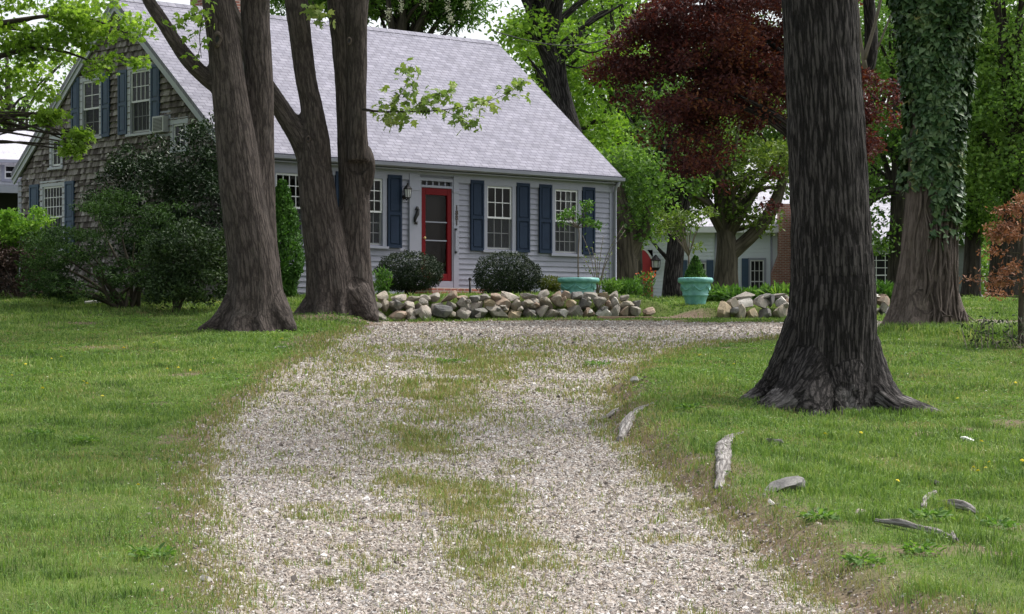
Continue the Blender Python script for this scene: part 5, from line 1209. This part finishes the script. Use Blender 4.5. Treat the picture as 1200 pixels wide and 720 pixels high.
T("olive_trunked_tree", "tree with an olive-brown trunk and a long limb bending right toward the chimney", 851, 62, [(850,349,.40),(851,320,.33),(852,295,.30),(850,270,.25),(846,240,.21),(842,200,.16),(840,130,.09)],
  [(850,205,52,26,1.6),(890,220,48,24,1.4),(830,240,38,16,1.2),(880,255,42,12,1.0),(850,130,70,50,2.4),(910,180,40,30,1.6),(820,215,40,20,1.3)], MT['lf_olive'], 110, 85, .13, 110, mb=MT['bark_tan'], clump=.55, shell=.15,
  extra=[[(853,300,.24),(868,288,.20),(885,272,.19),(902,250,.18),(912,228,.16),(922,195,.11),(935,140,.06)],[(848,262,.1),(862,235,.07),(880,205,.04)],[(846,262,.09),(830,235,.07),(818,210,.03)]])
# crimson maple
T("red_leaved_maple", "dark red-leaved maple spreading left from behind the massive trunk", 990, 45, [(990,378,.30),(988,250,.26),(985,120,.22),(978,20,.18),(970,-80,.12)],
  [(890,50,90,66,2.0),(830,75,72,58,1.8),(762,58,56,32,1.2),(716,78,28,18,.7),(822,160,44,46,1.2,0,.9),(800,130,44,36,1.2),(872,120,46,42,1.3,0,.6),(920,190,50,50,1.2,0,.10),(990,130,60,80,1.7,0,.7),(815,212,22,20,.7,0,.7),(860,10,90,50,2.4),(1012,150,40,40,1.2,0,.8),(890,225,52,30,1.1,0,.07),(780,18,60,26,1.5),(742,105,20,22,.6),(960,-60,120,50,3),(720,62,22,10,.5)], MT['lf_red'], 400, 175, .090, 111,
  mb=MT['bark_dark'], kind='oval', nlimb=8, clump=.40, shell=.05, flat=.6, droop=.25, up=.5,
  extra=[[(988,160,.08),(930,110,.06),(870,80,.04),(800,68,.025),(740,70,.012)],[(986,100,.1),(1014,85,.14),(1021,50,.14),(1018,0,.12),(1012,-60,.08)]])
# dead grey twigs right of the massive trunk
t = empty("bare_branches", at(1028,60,40), "pale leafless twigs between the massive trunk and the ivy", "branch"); b_p = Vector(t.location)
limbs("twigs", [[(*(at(x,y,40)-b_p), r) for x,y,r in L] for L in ([(1012,70,.05),(1022,40,.035),(1032,0,.03),(1040,-50,.02)],[(1028,58,.02),(1040,28,.018),(1052,0,.016),(1064,-30,.01)],[(1014,80,.05),(1008,45,.03),(1006,10,.02)])], MT['twig'], t, 6)
# woodland to the right, tree by tree
W = [("woodland_tree","mid-green tree directly behind the ivy-covered trunk",1050,72,.34,[(1050,120,75,80),(1000,220,46,60),(1060,30,90,70),(1030,280,30,26)],MT['lf_mid'],112),
 ("woodland_tree","tall tree with layered bright leaves filling the upper right corner",1185,64,.36,[(1190,60,80,70),(1160,170,66,62),(1210,210,70,60),(1150,30,46,40),(1180,130,80,50),(1190,-40,110,60)],MT['lf_bg'],113),
 ("woodland_tree","dim straight-trunked tree just right of the ivy-covered tree",1137,66,.27,[(1130,160,48,70),(1140,60,50,60),(1128,235,34,40),(1150,260,40,22)],MT['lf_bg'],114),
 ("woodland_tree","dark trunk in shadow left of the orange-brown conifer",1168,70,.30,[(1170,230,54,44),(1180,150,60,60),(1165,40,70,70),(1200,270,50,34)],MT['lf_mid'],115),
 ("woodland_tree","leafy tree behind the brick chimney",935,96,.34,[(930,190,60,60),(950,90,80,80),(890,150,60,60),(960,240,50,30)],MT['lf_bg'],116),
 ("woodland_tree","far tree over the pale neighbour house roof",845,100,.34,[(845,150,80,70),(800,70,90,80),(870,60,80,80)],MT['lf_bg'],117),
 ("woodland_tree","far tree whose crown shows left of the neighbour house",715,104,.34,[(720,180,80,70),(690,90,80,80),(640,200,60,70),(720,40,90,70)],MT['lf_bright'],118),
 ("woodland_tree","far tree over the shaded garage roof",1020,104,.34,[(1020,150,80,80),(1060,60,80,80),(980,60,70,80),(1010,235,60,28)],MT['lf_mid'],119),
 ("woodland_tree","farthest tree standing at the right edge",1230,96,.36,[(1215,200,80,80),(1190,100,90,90),(1240,40,90,90),(1170,270,60,40)],MT['lf_bg'],120),
 ("woodland_tree","tree whose crown only leans into the right edge of the view",1300,82,.36,[(1250,190,90,80),(1290,100,90,90),(1340,180,90,90),(1290,20,90,80)],MT['lf_bg'],122),
 ("woodland_tree","far tree filling the gap under the bright corner foliage",1120,108,.36,[(1120,170,70,90),(1110,70,80,80),(1140,260,70,50)],MT['lf_mid'],121)]
for nm, lb, px, d, r, lo, mt, sd in W:
    T(nm, lb, px, d, [(px,352,r*1.25),(px+2,320,r),(px+4,220,r*.8),(px+2,120,r*.5),(px,40,r*.25)], lo, mt, int(34*len(lo)), 120, .15*max(1,d/80), sd, group=WG_, clump=.95*max(1,d/85), shell=.2, mb=MT['bark_bg'], flat=.4)
tag(empty("woodland_understorey", (0,0,0), "dark undergrowth massed under the far right woodland trees", "undergrowth"), kind="stuff")
rng = np.random.default_rng(130); n = 26000; x = rng.uniform(4, 42, n); y = rng.uniform(98, 112, n)+np.abs(x-20)*.05
h = (1.6+2.6*fbm(np.stack([x*.25,y*.1,0*x],1),3))*rng.uniform(0,1,n)**.7
u = leaves("foliage", np.stack([x, y, terr(x,y)+EYE+h],1), .30, 'quad', MT['lf_bg'], bpy.data.objects["woodland_understorey"], rng=rng); tag(u, kind="stuff")
# orange-brown dead conifer at the right edge with a low thicket
b = gx_(1196, 35); rng = np.random.default_rng(131); t = empty("dead_conifer", b, "orange-brown dead conifer on a thin trunk at the right edge", "tree"); k = 35/F; ch = [[(0,0,-.05,.055),(.01,0,.6,.05),(.02,0,1.4,.035),(.05,0,2.4,.015)]]; P = []
for i in range(40):
    a = rng.uniform(0,6.28); z0 = rng.uniform(.72,2.35); L = rng.uniform(.4,1.15)*(1-.30*(z0-.7)); 
    e = np.array([math.cos(a)*L, math.sin(a)*L, z0-.02+rng.uniform(-.05,.25)*L]); ch.append([(.02,0,z0,.012),(e[0]*.5,e[1]*.5,z0+.03,.008),(*e,.003)])
    for q in rng.uniform(.3,1.02,13): P.append(np.array([e[0]*q, e[1]*q, z0+(e[2]-z0)*q]))
P = np.array(P); P = np.repeat(P, 7, 0)+rng.normal(0,.05,(len(P)*7,3)); limbs("trunk", ch, MT['bark_tan'], t, 6); leaves("needles", P, .07, 'spray', MT['lf_dead'], t, rng=rng, upbias=.3)
p = gx_(1185, 34.2); rng = np.random.default_rng(132); t = empty("low_thicket", p, "low tangle of dry stems and leaves under the orange-brown conifer", "shrub"); ch = []; P = []
for i in range(34):
    x0 = rng.uniform(-.75,.7); e = (x0+rng.normal(0,.15), rng.normal(0,.25), rng.uniform(.1,.5)); ch.append([(x0,rng.normal(0,.2),-.03,.008),(x0+(e[0]-x0)*.4,e[1]*.5,e[2]*.6,.006),(*e,.002)]); P += [np.array([x0,0,0])+(np.array(e)-[x0,0,0])*q for q in rng.uniform(.3,1,12)]
P = np.array(P)+rng.normal(0,.06,(len(P),3)); P[:,2] = np.maximum(P[:,2],.02); limbs("stem", ch, MT['twig'], t, 5); leaves("foliage", P, .06, 'oval', MT['lf_shade'], t, rng=rng)

# ------------------------------------------------------------------ things lying on the lawn
def root(label, pts, rads, seed, name="exposed_root", d=None):
    ps = [gp(x, y) for x, y in pts]; rads = [r*(1.25 if seed > 3 else 1) for r in rads]; b = ps[0]
    c = [(*(p-b+Vector((0,0,r*(.85 if seed > 3 else .30)))), r) for p, r in zip(ps, rads)]
    o = remeshed(name, [c], .012, MT['root'], None, .016, 20, 4, 10); o.location = b; return tag(o, label, "root")
root("stout pale root humped out of the lawn edge beside the driveway", [(872,527),(857,535),(848,551),(848,570),(842,586)], [.025,.05,.066,.06,.035], 1)
root("pinkish pale root slanting into the gravel near the top of the lawn edge", [(770,487),(752,494),(736,505),(727,517)], [.02,.045,.055,.04], 2)
root("dark gnarled root at the ragged lawn edge above the pinkish root", [(752,474),(738,480),(722,487),(706,490)], [.05,.05,.035,.015], 3)
root("thin forked root between dandelions near the right edge", [(1096,589),(1086,600),(1082,612)], [.03,.032,.02], 4)
root("flat pale root running right from the thin forked one", [(1096,602),(1112,606),(1132,608),(1150,614)], [.02,.04,.04,.02], 5)
root("long low root crossing the bare patch at lower right", [(1025,641),(1050,646),(1075,652),(1100,659),(1115,664)], [.02,.035,.03,.03,.025], 6)
root("stubby root end poking up at lower right", [(1116,656),(1119,668)], [.025,.03], 7)
root("short grey root in the grass above the thin forked root", [(1085,566),(1100,574)], [.025,.03], 8)
def stone(label, px, py, dims, seed, mat='palestone', name="stone", sink=.3):
    p = gp(px, py); o = link(name, rock_mesh(name, dims, seed), MT[mat]); o.location = p+Vector((0,0,dims[2]*(.5-sink))); o.rotation_euler = (.05,.06,seed*1.3); return tag(o, label, "stone")
stone("flat grey rock half sunk at the edge of the gravel", 922, 600, (.42,.30,.20), 201, 'greystone', sink=.45)
stone("small flat grey stone in the grass near the stout root", 910, 538, (.14,.22,.10), 202, 'greystone')
stone("white stone lying at the top of the ragged lawn edge", 744, 459, (.14,.12,.12), 203)
stone("bright white flat stone alone in the grass by the right edge", 1133, 519, (.17,.16,.07), 204, name="white_stone"); bpy.data.objects["white_stone"].data.materials[0] = paint("bright_white_stone", (.78,.78,.77), .06, .7)
stone("brown stone at the lower right lawn edge", 1008, 633, (.16,.12,.09), 205, 'rock')
stone("flat pale stone in the left lawn before the twin-stemmed maple", 328, 406, (.26,.2,.07), 206)
p = gp(118, 355.5); p = at(118, 355, 44.6); p.z = gz(p.x,p.y); o = MB(); o.box(-.32,.32,-.09,.09,.0,.045); o = o.build("plank", MT['plank'], None, .006); o.location = p+Vector((0,0,.05)); o.rotation_euler = (.10,-.10,.35); tag(o, "pale wooden plank lying under the wide dark shrub", "plank")
p = gx_(745, 45.3); o = MB(); o.box(-.62,.62,-.05,.05,0,.06); o = o.build("edging_board", paint("tan_edging_wood",(.33,.22,.16),.2,.85), None, .006); o.location = at(733,377,45.7); o.location.z = gz(o.location.x, o.location.y)-.01; o.rotation_euler = (0,0,.37); tag(o, "tan edging board at the foot of the long stone wall's right end", "board")
# dandelions, one head and stalk each
def dandelion():
    mb = MB(); n = 14
    for ring, (r_, z) in enumerate(((.020,.0),(.014,.006),(.007,.010))):
        for i in range(n):
            a = 6.283*(i+.5*ring)/n; mb.add([(0,0,z),(math.cos(a-.2)*r_,math.sin(a-.2)*r_,z+.002),(math.cos(a)*r_*1.15,math.sin(a)*r_*1.15,z),(math.cos(a+.2)*r_,math.sin(a+.2)*r_,z+.002)], [(0,1,2,3)])
    st = MB(); st.tube([(0,0,-.07),(.004,0,-.03),(0,0,0)],[.0025]*3,6)
    h = mb.build("dandelion", MT['yellow']); s = st.build("stalk", MT['grass'], h); return h, s
DH, DS = dandelion(); rr = random.Random(9)
spots = [(967,519),(1009,517),(1151,529),(1141,556),(1146,562),(1155,557),(1159,552),(1198,552),(1150,528),(1122,475),(1190,455),(162,583),(98,455),(102,457),(196,440),(209,438),(223,442),(60,425),(30,432),(14,448),(72,423),(145,414),(330,402),(50,462),(120,470),(250,426),(180,408),(1052,588),(860,440),(820,430)]
for i, (x, y) in enumerate(spots):
    h = DH if i == 0 else DH.copy(); q = gp(x, y)
    if i: COL.objects.link(h); s = DS.copy(); s.parent = h; COL.objects.link(s)
    h.location = q+Vector((0,0,.07+rr.uniform(0,.02))); sc = rr.uniform(.6,.95)*max(1, q.y/24); h.scale = (sc,sc,sc); h.rotation_euler = (rr.uniform(-.5,.1),rr.uniform(-.3,.3),rr.uniform(0,6))
    tag(h, "small yellow dandelion head standing in the lawn grass", "flower", "dandelions scattered over the lawn")
tag(leaves("clover", np.stack(CLOVER,1), .022*np.clip(CLOVER[1]/16,1,2.4)*RNG.uniform(.6,1.3,len(CLOVER[0])), 'oval', MT['lf_mid'], upbias=2.0), "low clover and broad-leaved weeds woven through the lawn", "clover", kind="stuff")
# white petals and specks fallen on the grass
n = 420; d = RNG.uniform(13,42,n); x = RNG.uniform(-.24,.24,n)*d; kq = drive_sd(x,d) < -.1; x, d = x[kq], d[kq]
tag(leaves("fallen_petals", np.stack([x,d,full_z(x,d)+EYE+.045],1), .020*np.clip(d/20,1,2.0)*RNG.uniform(.6,1.3,len(x)), 'oval', MT['petal_white'], upbias=3), "tiny white petals fallen on the lawn", "petals", kind="stuff")
n = 5200; d = RNG.uniform(11,46,n); x = RNG.uniform(-.25,.25,n)*d; sd = drive_sd(x,d); m1 = np.hypot(x+3.3,d-41.5) < 2.2; kq = m1 | (np.abs(sd+.1) < .35) & (RNG.uniform(0,1,n) < .6); x, d = x[kq], d[kq]
tag(leaves("leaf_litter", np.stack([x,d,full_z(x,d)+EYE+.015],1), .035*np.clip(d/22,.8,1.8)*RNG.uniform(.6,1.3,len(x)), 'oval', MT['lf_brown'], upbias=2.5), "dry brown leaf litter along the driveway edges", "litter", kind="stuff")
# broad-leaved weeds in the grass
spots = [(180,655,"rosette of dark weed leaves in the near left lawn close to the gravel"),(45,512,"broad-leaved weeds by the bare patch of the left lawn"),(100,520,"second tuft of broad leaves by the bare patch of the left lawn"),(962,640,"dark leafy weeds at the lower right lawn edge"),(1090,635,"dock-like weed below the thin forked root"),(1170,630,"large leafy weed tuft at the lower right edge"),(1010,690,"leafy weed tuft near the bottom, right of the gravel"),(1075,680,"lush weed tuft near the lower right corner"),(810,500,"leafy weed tuft above the stout root"),(700,428,"low green weeds in the gravel, upper middle"),(528,425,"patch of bright weeds on the grown-over gravel")]
for i, (x, y, lb) in enumerate(spots):
    q = gp(x, y); rng = np.random.default_rng(300+i); n = 90; a = rng.uniform(0,6.28,n); r_ = rng.uniform(.02,.14,n)*(1.3 if y < 450 else 1); P = np.stack([r_*np.cos(a), r_*np.sin(a), .02+rng.uniform(0,.05,n)],1)
    o = leaves("weed_tuft", P, .055, 'oval', MT['lf_mid'], None, upbias=1.2, tdir=np.stack([np.cos(a),np.sin(a),.6+0*a],1), tb=.6, rng=rng); o.location = q; tag(o, lb, "weed", "broad-leaved weeds in the lawn")

# utility wire from the ridge to the woodland
mb = MB(); a, b = at(577,36,57), at(760,28,64); mb.tube([a+(b-a)*t+Vector((0,0,-.5*math.sin(math.pi*t))) for t in np.linspace(0,1,14)], [.014]*14, 6)
tag(mb.build("utility_wire", MT['dark']), "thin dark wire running from the roof ridge to the trees", "wire")

# ------------------------------------------------------------------ sky, sun, camera
w = bpy.data.worlds.new("World"); scene.world = w; w.use_nodes = True; nt = w.node_tree
bg = nt.nodes["Background"]; sk = nt.nodes.new("ShaderNodeTexSky"); sk.sky_type = 'NISHITA'; sk.sun_disc = False
SUN_EL, SUN_AZ = math.radians(60), math.radians(62)     # azimuth clockwise from +Y (view direction)
sk.sun_elevation = SUN_EL; sk.sun_rotation = SUN_AZ; sk.air_density = 1.0; sk.dust_density = 4.0; sk.ozone_density = 1.0
hs = nt.nodes.new("ShaderNodeHueSaturation"); hs.inputs["Saturation"].default_value = .30; hs.inputs["Value"].default_value = 1.15
nt.links.new(sk.outputs[0], hs.inputs["Color"]); nt.links.new(hs.outputs[0], bg.inputs[0]); bg.inputs[1].default_value = .15
sl = bpy.data.lights.new("sun", 'SUN'); sl.energy = 2.2; sl.angle = math.radians(12); sl.color = (1,.96,.90)
so = bpy.data.objects.new("sun", sl); COL.objects.link(so)
dv = Vector((math.sin(SUN_AZ)*math.cos(SUN_EL), math.cos(SUN_AZ)*math.cos(SUN_EL), math.sin(SUN_EL)))
so.rotation_euler = dv.to_track_quat('Z', 'Y').to_euler(); so.location = (0,0,30)
cd = bpy.data.cameras.new("camera"); cam = bpy.data.objects.new("camera", cd); COL.objects.link(cam); scene.camera = cam
cam.location = (0,0,EYE); cam.rotation_euler = (math.radians(90),0,0); cd.sensor_width = 36; cd.lens = 36*F/1200; cd.shift_y = (HY-360)/1200
cd.clip_start = .1; cd.clip_end = 3000
scene.view_settings.view_transform = 'Standard'; scene.view_settings.look = 'None'; scene.view_settings.exposure = .80; scene.view_settings.gamma = 1
scene.render.engine = 'CYCLES'; scene.cycles.max_bounces = 8; scene.cycles.transparent_max_bounces = 16
